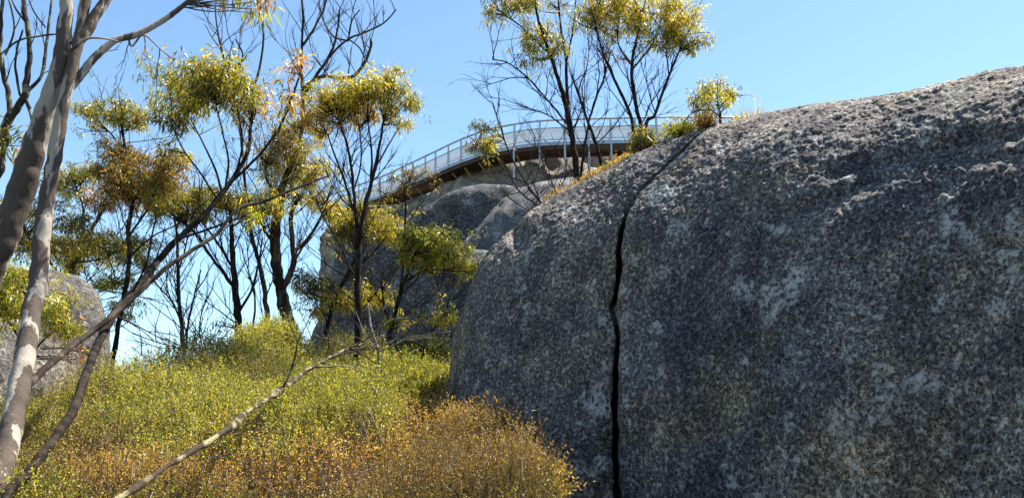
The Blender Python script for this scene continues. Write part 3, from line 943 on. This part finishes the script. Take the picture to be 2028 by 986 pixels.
# mid-distance trees on and beyond the ridge
tree("gum_tree", "slim gum with stacked small reddish crowns, right of the pale leaning trunks", 11.0,
     [([(215, 760), (235, 640), (255, 530), (254, 450), (262, 400), (250, 330), (245, 280), (240, 240)], [12, 10, 9, 7, 5]), ([(254, 470), (300, 400), (320, 350)], [6, 5, 4]), ([(250, 300), (215, 260), (190, 235)], [4, 3]), ([(255, 510), (300, 470), (360, 440)], [5, 4, 3])],
     [(245, 226, 55, 22, 0.9), (235, 245, 60, 18, 0.4), (185, 224, 28, 15, 0.6), (240, 300, 36, 26, 0.8, 'russet'), (235, 340, 42, 34, 1.0, 'russet'), (245, 385, 48, 32, 1.0, 'russet'), (318, 345, 46, 38, 0.9, 'russet'), (345, 320, 32, 26, 0.5, 'gold'), (300, 375, 40, 30, 0.6)],
     bark=M_DARK, pal='olive', leaf=0.1, dens=1.7, sprays=[(250, 330, 120, 90, 3, 2), (300, 400, 80, 90, 3, 2), (254, 470, 110, 100, 3, 2)])
tree("gum_tree", "flat layered gum behind the pale trunks, above the rounded left boulder", 12.0,
     [([(120, 640), (135, 560), (160, 490), (190, 440), (215, 400)], [11, 10, 8, 6]), ([(160, 490), (165, 420), (150, 370)], [5, 4]), ([(135, 560), (80, 500), (50, 460)], [6, 4]), ([(150, 520), (210, 510), (250, 480)], [5, 4]), ([(135, 580), (190, 570), (235, 560)], [4, 3])],
     [(150, 345, 42, 20, 1.0), (130, 375, 35, 20, 0.6), (60, 480, 50, 24, 0.9), (140, 500, 65, 32, 1.1, 'olive'), (225, 490, 60, 22, 1.0), (225, 560, 42, 16, 0.8), (25, 430, 35, 26, 0.7), (100, 430, 60, 30, 0.7, 'dark'), (185, 390, 22, 28, 0.4, 'red'), (270, 510, 40, 20, 0.6), (262, 605, 30, 18, 0.5, 'olive')],
     bark=M_MID, pal='olive', leaf=0.1, dens=1.5, sprays=[(190, 440, 70, 110, 3, 2), (135, 560, 70, 110, 3, 2), (210, 510, 60, 120, 3, 2), (190, 570, -20, 110, 3, 2)])
tree("gum_tree", "gum with a flat thin yellow-green canopy layer on a dark straight trunk", 12.0,
     [([(470, 715), (472, 640), (466, 570), (460, 500), (458, 450), (455, 415)], [18, 17, 14, 12, 10, 8]), ([(466, 575), (442, 540), (412, 500), (388, 462), (360, 440)], [8, 7, 5, 4]), ([(472, 620), (500, 570), (512, 520), (520, 470)], [7, 6, 5, 3]), ([(462, 530), (430, 480), (400, 440)], [6, 5, 4]), ([(458, 450), (490, 430), (520, 415)], [5, 4])],
     [(430, 398, 70, 20, 1.0, 'gold'), (505, 405, 48, 22, 1.0, 'gold'), (350, 395, 58, 25, 0.8), (390, 420, 55, 20, 0.6), (545, 420, 22, 16, 0.6), (320, 420, 30, 25, 0.6), (445, 640, 16, 20, 0.12, 'dark')],
     bark=M_DARK, pal='olive', leaf=0.1, dens=1.6, sprays=[(466, 570, 110, 140, 4, 3), (460, 500, 60, 110, 3, 3), (442, 540, 130, 120, 3, 2), (512, 520, 80, 100, 3, 2), (472, 640, 150, 90, 3, 2)])
tree("bare_sapling", "thin bare leafless sapling against the pale sky, left on the ridge", 12.0,
     [([(362, 750), (361, 660), (355, 600), (352, 520), (350, 470), (345, 420)], [10, 9, 8, 7, 6, 4]), ([(366, 700), (373, 640), (386, 580), (398, 535)], [6, 5, 4, 3]), ([(356, 630), (338, 595), (318, 572), (296, 545)], [4, 4, 3]), ([(361, 690), (320, 680), (285, 668), (262, 660)], [3, 2]), ([(352, 540), (365, 500), (372, 470)], [4, 3])],
     [], bark=M_MID, sprays=[(355, 600, 120, 90, 3, 2), (350, 470, 80, 90, 3, 3), (386, 580, 60, 80, 3, 2), (318, 572, 140, 90, 3, 2), (285, 668, 150, 60, 2, 2), (338, 595, 110, 80, 2, 2)])
tree("bare_branch_shrub", "low bare drooping shrub with curved twigs, beside the thin bare sapling", 11.6,
     [([(440, 760), (405, 712), (370, 690), (320, 690)], [6, 5, 3, 2]), ([(410, 715), (395, 660), (400, 610)], [4, 3, 2]), ([(330, 755), (300, 720), (280, 700)], [3, 2])],
     [], bark=M_MID, cat="shrub", trunk_name="stem", sprays=[(395, 660, 90, 70, 2, 2), (405, 712, 150, 110, 3, 2), (320, 690, 160, 70, 2, 2), (280, 700, 120, 60, 2, 2)])
tree("gum_tree", "tallest gum with a thick forked brown trunk and dead bare branches above its crown", 12.5,
     [([(582, 680), (568, 620), (553, 560), (546, 490), (549, 430), (557, 380), (575, 330), (595, 280), (600, 210), (598, 150), (598, 85), (600, 30), (594, -30)], [29, 27, 25, 23, 21, 19, 14, 11, 10, 8, 6, 6, 5]),
      ([(558, 575), (580, 530), (580, 480), (576, 430), (592, 390)], [15, 13, 11, 9]), ([(579, 500), (612, 470), (636, 430), (650, 395)], [9, 8, 6, 4]),
      ([(600, 175), (640, 152), (690, 155), (718, 132), (735, 92), (733, 78)], [10, 9, 8, 7, 4]), ([(600, 190), (640, 130), (660, 95), (668, 60), (672, 20)], [8, 7, 5, 4]), ([(625, 150), (660, 105), (690, 78), (720, 66), (760, 46), (785, 20)], [6, 6, 5, 4, 3]),
      ([(690, 82), (660, 72), (640, 40), (632, 5)], [5, 4, 3]), ([(692, 80), (712, 95), (722, 115), (735, 130)], [4, 4]), ([(600, 90), (620, 60), (640, 20), (650, -20)], [7, 5, 4]), ([(690, 75), (698, 40), (712, 20)], [4, 3]), ([(546, 490), (520, 450), (505, 400)], [8, 5]), ([(557, 400), (530, 360), (525, 320)], [7, 4])],
     [(570, 330, 62, 38, 0.9, 'gold'), (545, 290, 34, 34, 0.6, 'russet'), (610, 350, 34, 28, 0.7), (620, 395, 42, 16, 0.9), (590, 265, 40, 36, 0.5), (545, 385, 28, 14, 0.6), (660, 420, 34, 18, 0.8), (600, 240, 30, 30, 0.4, 'russet')],
     bark=M_MID, pal='gold', leaf=0.1, dens=1.6, gnarl=0.2, sprays=[(660, 95, 100, 70, 3, 2), (690, 155, 100, 60, 3, 1), (720, 66, 60, 40, 2, 1), (580, 530, 60, 120, 4, 3), (612, 470, 70, 120, 3, 3), (576, 430, 40, 120, 3, 2), (546, 490, 120, 130, 4, 3), (553, 560, 120, 120, 3, 3)])
tree("dead_tree", "slender grey stems with dead curled tips poking above the big rounded crown", 12.2,
     [([(528, 680), (526, 590), (514, 520), (500, 470), (488, 400), (480, 300), (468, 200), (450, 140), (438, 95), (430, 55), (426, 15)], [12, 11, 10, 8, 7, 6, 6, 6, 5, 4, 3]), ([(438, 100), (420, 75), (405, 48)], [4, 3, 2]), ([(452, 140), (456, 105), (462, 82)], [4, 3, 2]), ([(455, 145), (473, 132), (480, 105), (466, 78)], [4, 4, 3]), ([(500, 660), (505, 590), (490, 530)], [6, 4, 3])],
     [], bark=M_MID, sprays=[(514, 520, 110, 120, 3, 3), (500, 470, 60, 120, 3, 3), (526, 590, 70, 120, 3, 3), (505, 590, 120, 100, 3, 3)])
tree("gum_tree", "dark multi-stemmed gum with a broad domed crown, in front of the walkway's left end", 9.6,
     [([(706, 712), (709, 620), (708, 550), (713, 480), (719, 430), (736, 360), (750, 300), (760, 235)], [17, 16, 15, 13, 11, 9, 7, 4]), ([(710, 570), (707, 480), (704, 420), (698, 350), (688, 290), (670, 235)], [10, 9, 8, 6, 4]), ([(714, 460), (692, 390), (668, 320), (646, 262)], [7, 6, 5, 3]), ([(734, 365), (736, 300), (728, 240)], [6, 5, 3]), ([(742, 335), (768, 290), (792, 250)], [6, 4, 3]), ([(700, 380), (715, 320), (712, 250)], [5, 4, 3]), ([(708, 560), (670, 480), (640, 430), (625, 390)], [5, 4, 3])],
     [(742, 180, 52, 36, 1.2, 'gold'), (790, 208, 34, 40, 0.55, 'olive'), (700, 195, 50, 36, 1.1), (650, 205, 48, 36, 1.0), (700, 228, 62, 24, 0.8, 'russet'), (760, 160, 36, 20, 0.7, 'gold'), (640, 240, 40, 22, 0.6, 'russet'), (805, 240, 18, 22, 0.3)],
     bark=M_DARK, pal='gold', leaf=0.085, dens=1.3, sprays=[(736, 360, 40, 90, 3, 3), (719, 430, 110, 110, 3, 3), (713, 480, 40, 120, 3, 3), (709, 560, 140, 120, 3, 3), (709, 620, 40, 110, 3, 3), (704, 420, 130, 90, 3, 2), (709, 600, 150, 100, 3, 2)])
tree("small_gum", "bushy small gum with golden foliage against the dark outcrop, below the walkway's left end", 12.6,
     [([(640, 700), (650, 640), (668, 580), (700, 520), (720, 470)], [10, 9, 7, 5]), ([(690, 540), (740, 500), (770, 460)], [5, 4])],
     [(730, 440, 55, 26, 1.1, 'gold'), (690, 455, 40, 26, 1.0, 'olive'), (765, 462, 34, 22, 0.8, 'gold'), (610, 570, 36, 32, 0.8, 'dark'), (640, 610, 30, 18, 0.6, 'gold'), (690, 595, 40, 24, 0.7, 'gold'), (735, 590, 38, 24, 0.6, 'gold')],
     bark=M_DARK, leaf=0.1, dens=1.5, sprays=[(668, 580, 60, 120, 3, 3), (650, 640, 130, 120, 3, 3), (700, 520, 20, 120, 3, 2)])
tree("shrubby_gum", "bright yellow-green mounded gum crown touching the big boulder's left shoulder", 12.0,
     [([(768, 705), (776, 650), (790, 590), (806, 545), (820, 505)], [12, 11, 9, 7, 5]), ([(800, 560), (850, 530), (890, 510)], [6, 5, 3]), ([(792, 590), (800, 500), (803, 420), (800, 365)], [7, 5, 4, 3]), ([(835, 705), (852, 660), (878, 625), (892, 582)], [6, 5, 4, 3]), ([(776, 660), (760, 600), (755, 540)], [5, 4, 3])],
     [(850, 480, 50, 24, 1.3), (890, 502, 42, 24, 1.3), (922, 533, 24, 18, 1.0), (852, 520, 30, 24, 1.0), (820, 472, 30, 18, 1.1), (800, 500, 22, 22, 0.6), (868, 628, 36, 14, 0.5, 'gold'), (890, 640, 14, 18, 0.4, 'gold'), (790, 635, 24, 11, 0.6, 'gold'), (825, 350, 26, 13, 0.6, 'russet'), (785, 350, 14, 14, 0.4, 'olive'), (800, 380, 40, 14, 0.25, 'russet')],
     bark=M_DARK, pal='bright', leaf=0.085, sprays=[(790, 590, 60, 130, 3, 3), (850, 530, 0, 90, 3, 2), (776, 650, 30, 140, 3, 3), (852, 660, 70, 110, 3, 3), (878, 625, 30, 80, 3, 2), (803, 420, 70, 60, 2, 3), (800, 400, 120, 60, 2, 3), (776, 650, 150, 110, 3, 3)], droop=0.4, dens=1.2)
# trees above the boulder's skyline
tree("gum_tree", "tall gum behind the boulder with one dark leaning trunk and drooping crown", 13.0,
     [([(1146, 420), (1143, 350), (1136, 290), (1128, 240), (1113, 180), (1090, 110), (1070, 55), (1058, 0), (1048, -50)], [16, 15, 14, 13, 11, 9, 7, 5, 4]), ([(1128, 245), (1123, 180), (1120, 110), (1110, 50), (1104, -20)], [9, 8, 6, 4]), ([(1126, 250), (1090, 205), (1045, 155), (1005, 125), (975, 118)], [5, 4, 3]), ([(1130, 262), (1085, 228), (1050, 218)], [4, 3, 2]), ([(1090, 110), (1040, 60), (1000, 30), (970, 10)], [5, 4, 3]), ([(1120, 130), (1135, 60), (1140, 0)], [5, 4, 3])],
     [(1000, 12, 46, 34, 0.9), (968, 35, 16, 20, 0.5), (1070, 72, 42, 32, 0.9, 'gold'), (1055, 112, 26, 24, 0.8), (1100, 100, 30, 26, 0.5), (1050, 0, 40, 20, 0.7), (1110, 10, 30, 16, 0.4)],
     bark=M_DARK, pal='olive', leaf=0.11, droop=0.95, sprays=[(1045, 155, 170, 100, 3, 3, -0.1), (1005, 125, 190, 60, 2, 3, -0.15), (1085, 228, 165, 90, 3, 3, 0), (1130, 262, 60, 110, 3, 3), (1123, 180, 60, 100, 3, 2), (1090, 205, 150, 90, 3, 3), (1050, 218, 190, 60, 2, 2)])
tree("bare_sapling", "bare twiggy sapling forking in a V between the two tall gums behind the boulder", 13.4,
     [([(1205, 380), (1194, 335), (1180, 285), (1164, 240), (1145, 185), (1132, 150)], [9, 8, 8, 6, 4]), ([(1165, 245), (1182, 190), (1198, 150), (1210, 100)], [6, 5, 3]), ([(1150, 350), (1158, 290), (1166, 245)], [7, 6, 5])],
     [], bark=M_DARK, sprays=[(1164, 240, 120, 120, 3, 3), (1145, 185, 80, 110, 3, 3), (1182, 190, 60, 120, 3, 3), (1198, 150, 90, 100, 3, 3), (1180, 285, 40, 130, 3, 3), (1182, 190, 100, 110, 3, 3)])
tree("gum_tree", "three stemmed gum behind the boulder with a wide golden crown, right of its pair", 12.6,
     [([(1262, 330), (1268, 250), (1257, 195), (1251, 130), (1262, 70), (1272, 20)], [11, 10, 9, 8, 5, 3]), ([(1256, 310), (1250, 235), (1222, 170), (1196, 110), (1180, 55)], [9, 8, 6, 4]), ([(1275, 300), (1298, 225), (1325, 150), (1342, 110), (1358, 70)], [9, 7, 5, 4]), ([(1251, 140), (1290, 90), (1310, 40)], [5, 4, 3]), ([(1251, 130), (1225, 90), (1225, 40)], [5, 4, 3]), ([(1325, 150), (1320, 100), (1325, 50)], [4, 3])],
     [(1180, 15, 58, 34, 1.0), (1250, 20, 62, 34, 1.1, 'gold'), (1350, 50, 46, 44, 1.0, 'gold'), (1315, 12, 50, 26, 1.0, 'gold'), (1285, 60, 46, 28, 0.8), (1352, 92, 42, 26, 0.7), (1200, 105, 16, 10, 0.3, 'red'), (1222, 118, 12, 12, 0.3, 'red'), (1220, 55, 40, 18, 0.6), (1300, 95, 24, 16, 0.4)],
     bark=M_DARK, pal='olive', leaf=0.11, nstem=3, sprays=[(1257, 195, 110, 110, 3, 3), (1251, 130, 60, 90, 3, 3), (1222, 170, 120, 100, 3, 3), (1298, 225, 110, 110, 3, 3), (1298, 225, 60, 100, 3, 3), (1250, 235, 140, 100, 3, 3), (1268, 250, 60, 120, 3, 3), (1325, 150, 70, 70, 3, 2)])
tree("bare_shrub", "thin arching leafless stems left of the boulder's crest, below the walkway", 13.0,
     [([(1130, 480), (1085, 420), (1042, 362), (1010, 305), (990, 250), (975, 205)], [5, 5, 4, 3, 2]), ([(1120, 470), (1110, 410), (1090, 350), (1075, 290)], [4, 3, 2]), ([(1085, 420), (1030, 380), (1005, 335), (985, 310)], [4, 4, 3]), ([(1130, 480), (1070, 440), (1020, 420)], [4, 3, 2])],
     [(955, 268, 26, 24, 0.9, 'olive'), (965, 298, 16, 16, 0.9, 'gold'), (948, 285, 16, 22, 0.8, 'dark')], bark=M_DARK, cat="shrub", trunk_name="stem", crown_name="foliage", leaf=0.1,
     sprays=[(990, 250, 130, 90, 2, 3), (1010, 305, 60, 90, 2, 3), (975, 205, 140, 60, 2, 3), (1042, 362, 60, 90, 2, 3), (1042, 362, 150, 90, 3, 3), (1030, 380, 200, 80, 2, 3), (1090, 350, 100, 90, 2, 3), (1085, 420, 60, 100, 3, 3), (1070, 440, 150, 100, 3, 3), (1110, 410, 50, 80, 3, 3)])
tree("small_tree", "small leafy tree standing alone on the boulder's skyline", crest_Y(1425),
     [([(1430, 290), (1427, 240), (1423, 215), (1420, 190)], [7, 6, 5, 3]), ([(1426, 232), (1400, 212), (1390, 195)], [3, 2]), ([(1425, 225), (1445, 205), (1455, 185)], [3, 2]), ([(1410, 218), (1375, 222), (1352, 245)], [3, 2])],
     [(1418, 178, 34, 20, 1.0), (1395, 192, 24, 20, 0.9), (1448, 182, 20, 20, 0.7), (1415, 205, 30, 14, 0.7), (1380, 205, 10, 12, 0.5, 'dark'), (1382, 222, 7, 10, 0.6, 'dark')],
     bark=M_MID, pal='olive', leaf=0.045, droop=0.5)


# ------------------------------------------------------------------ heath and shrubs
def sprigs(LV, TS, pos, dirs, L, leaf, per, col, stem=True):
    n = len(pos)
    t = rng.random((n, per))
    p = pos[:, None] + dirs[:, None] * (L[:, None] * t)[:, :, None]
    rad = unit(rng.normal(0, 1, (n, per, 3)))
    d = unit(rad * 0.9 + dirs[:, None] * 0.75)
    m = n * per
    lf = leaf * rng.uniform(0.6, 1.3, m)
    cc = np.repeat(col, per, 0) * rng.uniform(0.75, 1.3, (m, 1))
    LV.add(*leaves_arrays(p.reshape(-1, 3), d.reshape(-1, 3), lf, lf * rng.uniform(0.3, 0.5, m), np.clip(cc, 0, 0.9), 0.0))
    if stem is not None and stem:
        # the woody stem of each sprig as a thin three sided blade
        s = unit(np.cross(dirs, rng.normal(0, 1, (n, 3)))) * 0.0022
        a = pos - dirs * L[:, None] * 0.9
        b_ = pos + dirs * L[:, None]
        V = np.stack([a - s, a + s, b_ + s * 0.3, b_ - s * 0.3], 1).reshape(-1, 3)
        LV.add(V, np.arange(n * 4).reshape(n, 4), np.tile(np.array([[0.09, 0.06, 0.04]]), (n * 4, 1)))


def heath_color(p, n):
    px, py = proj(p)
    nz = vnoise(p, 1.3, 61) * 0.55 + vnoise(p, 3.6, 62) * 0.35
    b = np.full(len(p), -0.42)
    for cx, cy, rx, ry, a in ((1000, 930, 190, 110, 1.3), (760, 960, 220, 80, 0.6), (150, 920, 160, 90, 0.75), (900, 850, 80, 40, 0.6), (420, 830, 120, 40, 0.35), (620, 940, 140, 60, 0.35), (330, 960, 120, 40, 0.35), (560, 980, 420, 45, 0.35)):
        b += a * np.exp(-((px - cx) / rx) ** 2 - ((py - cy) / ry) ** 2)
    w = np.clip((nz * 0.8 + b) * 1.6 + 0.3, 0, 1)
    rr = rng.random(len(p))
    g = pick('heath_green', len(p), 0.0); br = pick('heath_brown', len(p), 0.0); st = pick('straw', len(p), 0.0)
    c = np.where((rr < w)[:, None], br, g)
    c = np.where((rng.random(len(p)) < 0.09)[:, None], st, c)
    fl = (rng.random(len(p)) < 0.035 * np.clip(w * 1.6, 0, 1))       # spent pale flower heads among the rusty plants
    c[fl] = np.array([0.50, 0.44, 0.46]) * rng.uniform(0.7, 1.1, (int(fl.sum()), 1))
    q = p * np.array([1, 1, 0])
    c = c * (1 + 0.36 * np.sign(vnoise(q, 0.9, 71)) * np.abs(vnoise(q, 0.9, 71)) ** 0.3 + 0.14 * np.sign(vnoise(q, 2.0, 72)))[:, None] * np.where(vnoise(q, 0.8, 75) > 0.1, 1.0, 1.12)[:, None]
    return c


def hummock(x, y):
    p = np.column_stack([x, y, np.zeros(len(x))])
    h = 0.54 * np.abs(vnoise(p, 0.9, 71)) ** 0.55 + 0.30 * np.abs(vnoise(p, 2.0, 72)) ** 0.6 + 0.07 * vnoise(p, 6.0, 73) - 0.48
    return h


LVh = Leaves()
N0 = 120000
# sample the slope so that density falls with distance
y = 2.4 + (13.0 - 2.4) * rng.random(N0) ** 1.15
x = np.where(rng.random(N0) < 1, rng.uniform(-0.86, 0.40, N0) * (y + 0.8), 0)
_fp = np.array([-0.1, -0.05, 0.03, 0.11, 0.22])      # keep the heath clear of the boulder's foot
keep = x < np.interp(y, [2.4, 3.3, 4.2, 4.8, 5.4, 6.2, 8.0, 13.0], [0.16, 0.17, 0.12, 0.0, -0.22, -0.45, 0.1, 0.6])
x, y = x[keep], y[keep]; N0 = len(x)
z = veg_top(x, y) + hummock(x, y) - 0.06
inner = rng.random(N0) < 0.35
z = z - np.where(inner, rng.uniform(0.05, 0.3, N0), 0)
pos = np.column_stack([x, y, z])
dirs = unit(np.column_stack([rng.normal(0, 0.38, N0), rng.normal(0, 0.38, N0), np.full(N0, 1.0)]))
sc_l = np.clip(y / 6.0, 0.75, 1.6)
L = rng.uniform(0.08, 0.24, N0) * np.clip(sc_l, 0.85, 1.3)
colh = heath_color(pos, N0)
order = np.argsort(y)
for a, b_, lf in ((2.4, 4.0, 0.011), (4.0, 5.5, 0.014), (5.5, 8.0, 0.018), (8.0, 13.1, 0.026)):
    m = (y >= a) & (y < b_)
    sprigs(LVh, None, pos[m], dirs[m], L[m], lf, 12, colh[m])
ho = LVh.build("heath", M_HEATH)
tag(ho, "dense low heath of tiny yellow-green and rusty brown leaves over the slope", "heath", kind="stuff")


def shrub(label, px, py, rx, ry, Y, pal, n, leaf=0.028, name="heath_shrub", L0=(0.08, 0.2), spread=0.45, mix=None):
    mp = mpp(Y)
    ctr = P(px, py, Y)
    wx, wz = rx * mp, ry * mp
    gz = float(ground_z(ctr[0], ctr[1]))
    if px > 1250: gz = crest_z(px) - 0.03
    base = np.array([ctr[0], ctr[1], gz])
    root = thing(name, base, label, "shrub")
    # upright plumes of sprigs of uneven height
    K = max(10, n // 28)
    u = unit(rng.normal(0, 1, (K, 3))); u[:, 2] = np.abs(u[:, 2]) * 1.1 - 0.15
    tip = ctr + u * (rng.uniform(0.45, 1.15, K))[:, None] * np.array([wx, wx * 0.9, wz])
    tip[:, 2] += rng.normal(0, 0.12, K) * wz
    ax = unit(u * np.array([0.5, 0.5, 0.3]) + np.array([0, 0, 0.8]) + rng.normal(0, 0.2, (K, 3)))
    ln = rng.uniform(0.5, 1.1, K) * max(wz, 0.5 * wx)
    wh = rng.integers(0, K, n)
    tt = rng.random(n)
    pos = tip[wh] - ax[wh] * (tt * ln[wh])[:, None] + rng.normal(0, 1, (n, 3)) * (0.025 + 0.10 * tt * wx)[:, None]
    dirs = unit(ax[wh] + rng.normal(0, spread * 0.75, (n, 3)))
    LV = Leaves()
    c = pick(pal, n, 0)
    if mix: 
        k = rng.random(n) < 0.35; c[k] = pick(mix, int(k.sum()), 0)
    sprigs(LV, None, pos, dirs, rng.uniform(*L0, n) * (0.6 if px > 1250 else 1), leaf, 11, c)
    LV.build("foliage", M_HEATH, root, base)
    T = Tubes()
    for _ in range(14):
        k = rng.integers(0, n)
        st = base + np.array([rng.normal(0, 0.05), rng.normal(0, 0.05), -0.05])
        pth = bez(st, pos[k], 6, 0.06, -0.1)
        T.add(pth, np.linspace(0.009, 0.003, 6), 4)
    T.build("stems", M_DARK, root, base)


shrub("feathery rusty yellow shrub on the ridge top in front of the thick forked trunk", 535, 685, 55, 36, 11.0, 'straw', 1500, 0.034, mix='heath_brown')
shrub("low dark brown-green shrub on the ridge at the foot of the thin bare sapling", 375, 752, 34, 18, 10.8, 'dark', 500, 0.03, mix='heath_brown')
shrub("small grey-green tuft on the ridge left of the feathery rusty shrub", 462, 722, 20, 16, 11.0, 'dark', 260, 0.03, mix='straw')
shrub("rounded dense green shrub beside the boulder's left foot", 838, 790, 46, 44, 7.2, 'heath_green', 1700, 0.024)
shrub("rusty orange upright shrub directly against the boulder's lower left edge", 930, 880, 62, 34, 4.7, 'heath_brown', 1600, 0.019, mix='straw')
shrub("rusty brown shrub at the bottom edge, right-hand end of the heath before the boulder", 1015, 985, 75, 40, 3.7, 'heath_brown', 2300, 0.017, mix='straw')
shrub("dark leafy bush at the base of the outcrop, right of the domed gum's trunk", 830, 695, 46, 20, 11.6, 'dark', 800, 0.034)
shrub("bright green bush on the skyline right of the rounded left boulder", 345, 775, 50, 20, 9.8, 'heath_green', 900, 0.03)
shrub("yellow shrub on the boulder's skyline left of the small lone tree", 1346, 270, 26, 17, crest_Y(1346), 'bright', 280, 0.021, mix='straw')
shrub("reddish brown bush on the boulder's skyline at the lone tree's foot", 1398, 250, 17, 10, crest_Y(1398), 'heath_brown', 200, 0.016)
shrub("dry grey-green bush on the boulder's skyline around the three stemmed gum's foot", 1275, 290, 30, 18, crest_Y(1275), 'dark', 260, 0.02, mix='straw')


def grass_tuft(label, px, py, Y, n, hpx, wpx):
    mp = mpp(Y)
    b0 = P(px, py, Y)
    root = thing("grass_tuft", b0, label, "grass")
    p = b0 + np.column_stack([rng.normal(0, wpx * mp * 0.5, n), rng.normal(0, wpx * mp * 0.3, n), np.full(n, -0.15)])
    d = unit(np.column_stack([rng.normal(0, 0.35, n), rng.normal(0, 0.35, n), np.ones(n)]))
    L = hpx * mp * rng.uniform(0.4, 1.2, n) + 0.15
    LV = Leaves()
    LV.add(*leaves_arrays(p, d, L, np.full(n, 0.011), pick('straw', n, 0.1), 0.08))
    LV.build("blades", M_HEATH, root, b0)


grass_tuft("tall dry grass tuft on the boulder's skyline right of the small lone tree", 1490, 232, crest_Y(1490), 90, 34, 26)
grass_tuft("short yellowish grass tuft at the right foot of the small lone tree", 1462, 242, crest_Y(1462), 90, 22, 22)

# dry moss and grass along the boulder's left crest
_c, _p = [], []
for col_ in G_BOULDER[::2]:
    qx, qy = proj(col_)
    k = int(np.argmin(qy))
    if 1085 < qx[k] < 1250: _c.append(col_[k])
_c = np.array(_c)
k = rng.integers(0, len(_c), 1500)
pm = _c[k] + np.column_stack([rng.normal(0, 0.03, 1500), rng.uniform(-0.02, 0.35, 1500), rng.normal(-0.01, 0.012, 1500)])
LM = Leaves()
sprigs(LM, None, pm, unit(np.column_stack([rng.normal(0, 0.5, 1500), rng.normal(0, 0.5, 1500), np.ones(1500)])), rng.uniform(0.015, 0.055, 1500), 0.014, 8, np.where((rng.random(1500) < 0.7)[:, None], pick('heath_brown', 1500, 0), pick('straw', 1500, 0)))
tag(LM.build("dry_moss", M_HEATH), "strip of dry orange moss and grass along the big boulder's upper left crest", "moss", kind="stuff")

# fallen lichen covered branch across the heath
def branch(name, label, pts, ws, mat, sp=(), cat="branch", lumps=0.0):
    pts = np.array(pts, float)
    w3 = P(pts[:, 0], pts[:, 1], pts[:, 2])
    ws = np.interp(np.linspace(0, 1, len(pts)), np.linspace(0, 1, len(ws)), ws)
    rad = ws * 0.5 * pts[:, 2] / FPX
    pp, rr = smooth_path(w3, rad, 0.03, 0.22)
    if lumps: rr = rr * (1 + lumps * np.clip(vnoise(pp, 9.0, 91), -0.3, 1) + 0.25 * lumps * vnoise(pp, 30.0, 92))
    base = pp[0].copy()
    root = thing(name, base, label, cat)
    t = Tubes(); t.add(pp, rr, 10); t.build("stem", mat, root, base)
    for (sx, sy, ang, ln, w, lev) in sp:
        qx, qy = proj(pp)
        k = np.argmin((qx - sx) ** 2 + (qy - sy) ** 2)
        m = pp[k][1] / FPX
        t = Tubes(); spray(t, pp[k], px_dir(ang, rng.normal(0, 0.2)), ln * m, w * 0.5 * m, lev, 0.5, 0.05, 3)
        t.build("twig", mat, root, base)


branch("fallen_branch", "long dead lichen covered branch lying diagonally across the heath", 
       [(190, 1015, 2.6), (235, 985, 2.7), (300, 945, 2.9), (342, 915, 3.05), (400, 882, 3.3), (450, 850, 3.6), (500, 808, 4.0), (560, 770, 4.6), (605, 735, 5.1), (645, 712, 5.6), (690, 690, 6.2), (720, 678, 6.6)],
       [12, 12, 12, 13, 10, 10, 10, 9, 8, 6, 4, 3], M_DEAD,
       [(560, 770, 55, 120, 6, 2), (645, 712, 20, 110, 4, 2), (645, 712, 75, 70, 4, 2), (690, 690, 30, 90, 4, 2), (690, 690, -15, 90, 4, 2), (605, 735, 15, 90, 4, 1), (690, 690, 150, 60, 3, 1), (430, 862, 20, 40, 4, 1)], lumps=0.95)
branch("dead_sapling", "thin bare grey sapling standing in the heath in front of the outcrop", [(751, 770, 8.6), (750, 730, 8.6), (748, 690, 8.6), (735, 650, 8.7), (728, 600, 8.8)], [7, 7, 6, 5, 3], M_PALETWIG,
       [(748, 690, 40, 90, 3, 2), (748, 690, 140, 90, 3, 2), (735, 650, 60, 70, 3, 2), (748, 695, 10, 80, 3, 2), (748, 690, 170, 90, 3, 2)], cat="sapling")
branch("dead_twig", "short bleached twig sticking out of the heath beside the pale gum trunk", [(18, 920, 3.6), (35, 890, 3.6), (45, 868, 3.6), (62, 855, 3.6)], [4, 4, 3, 2], M_PALETWIG, [], cat="twig")
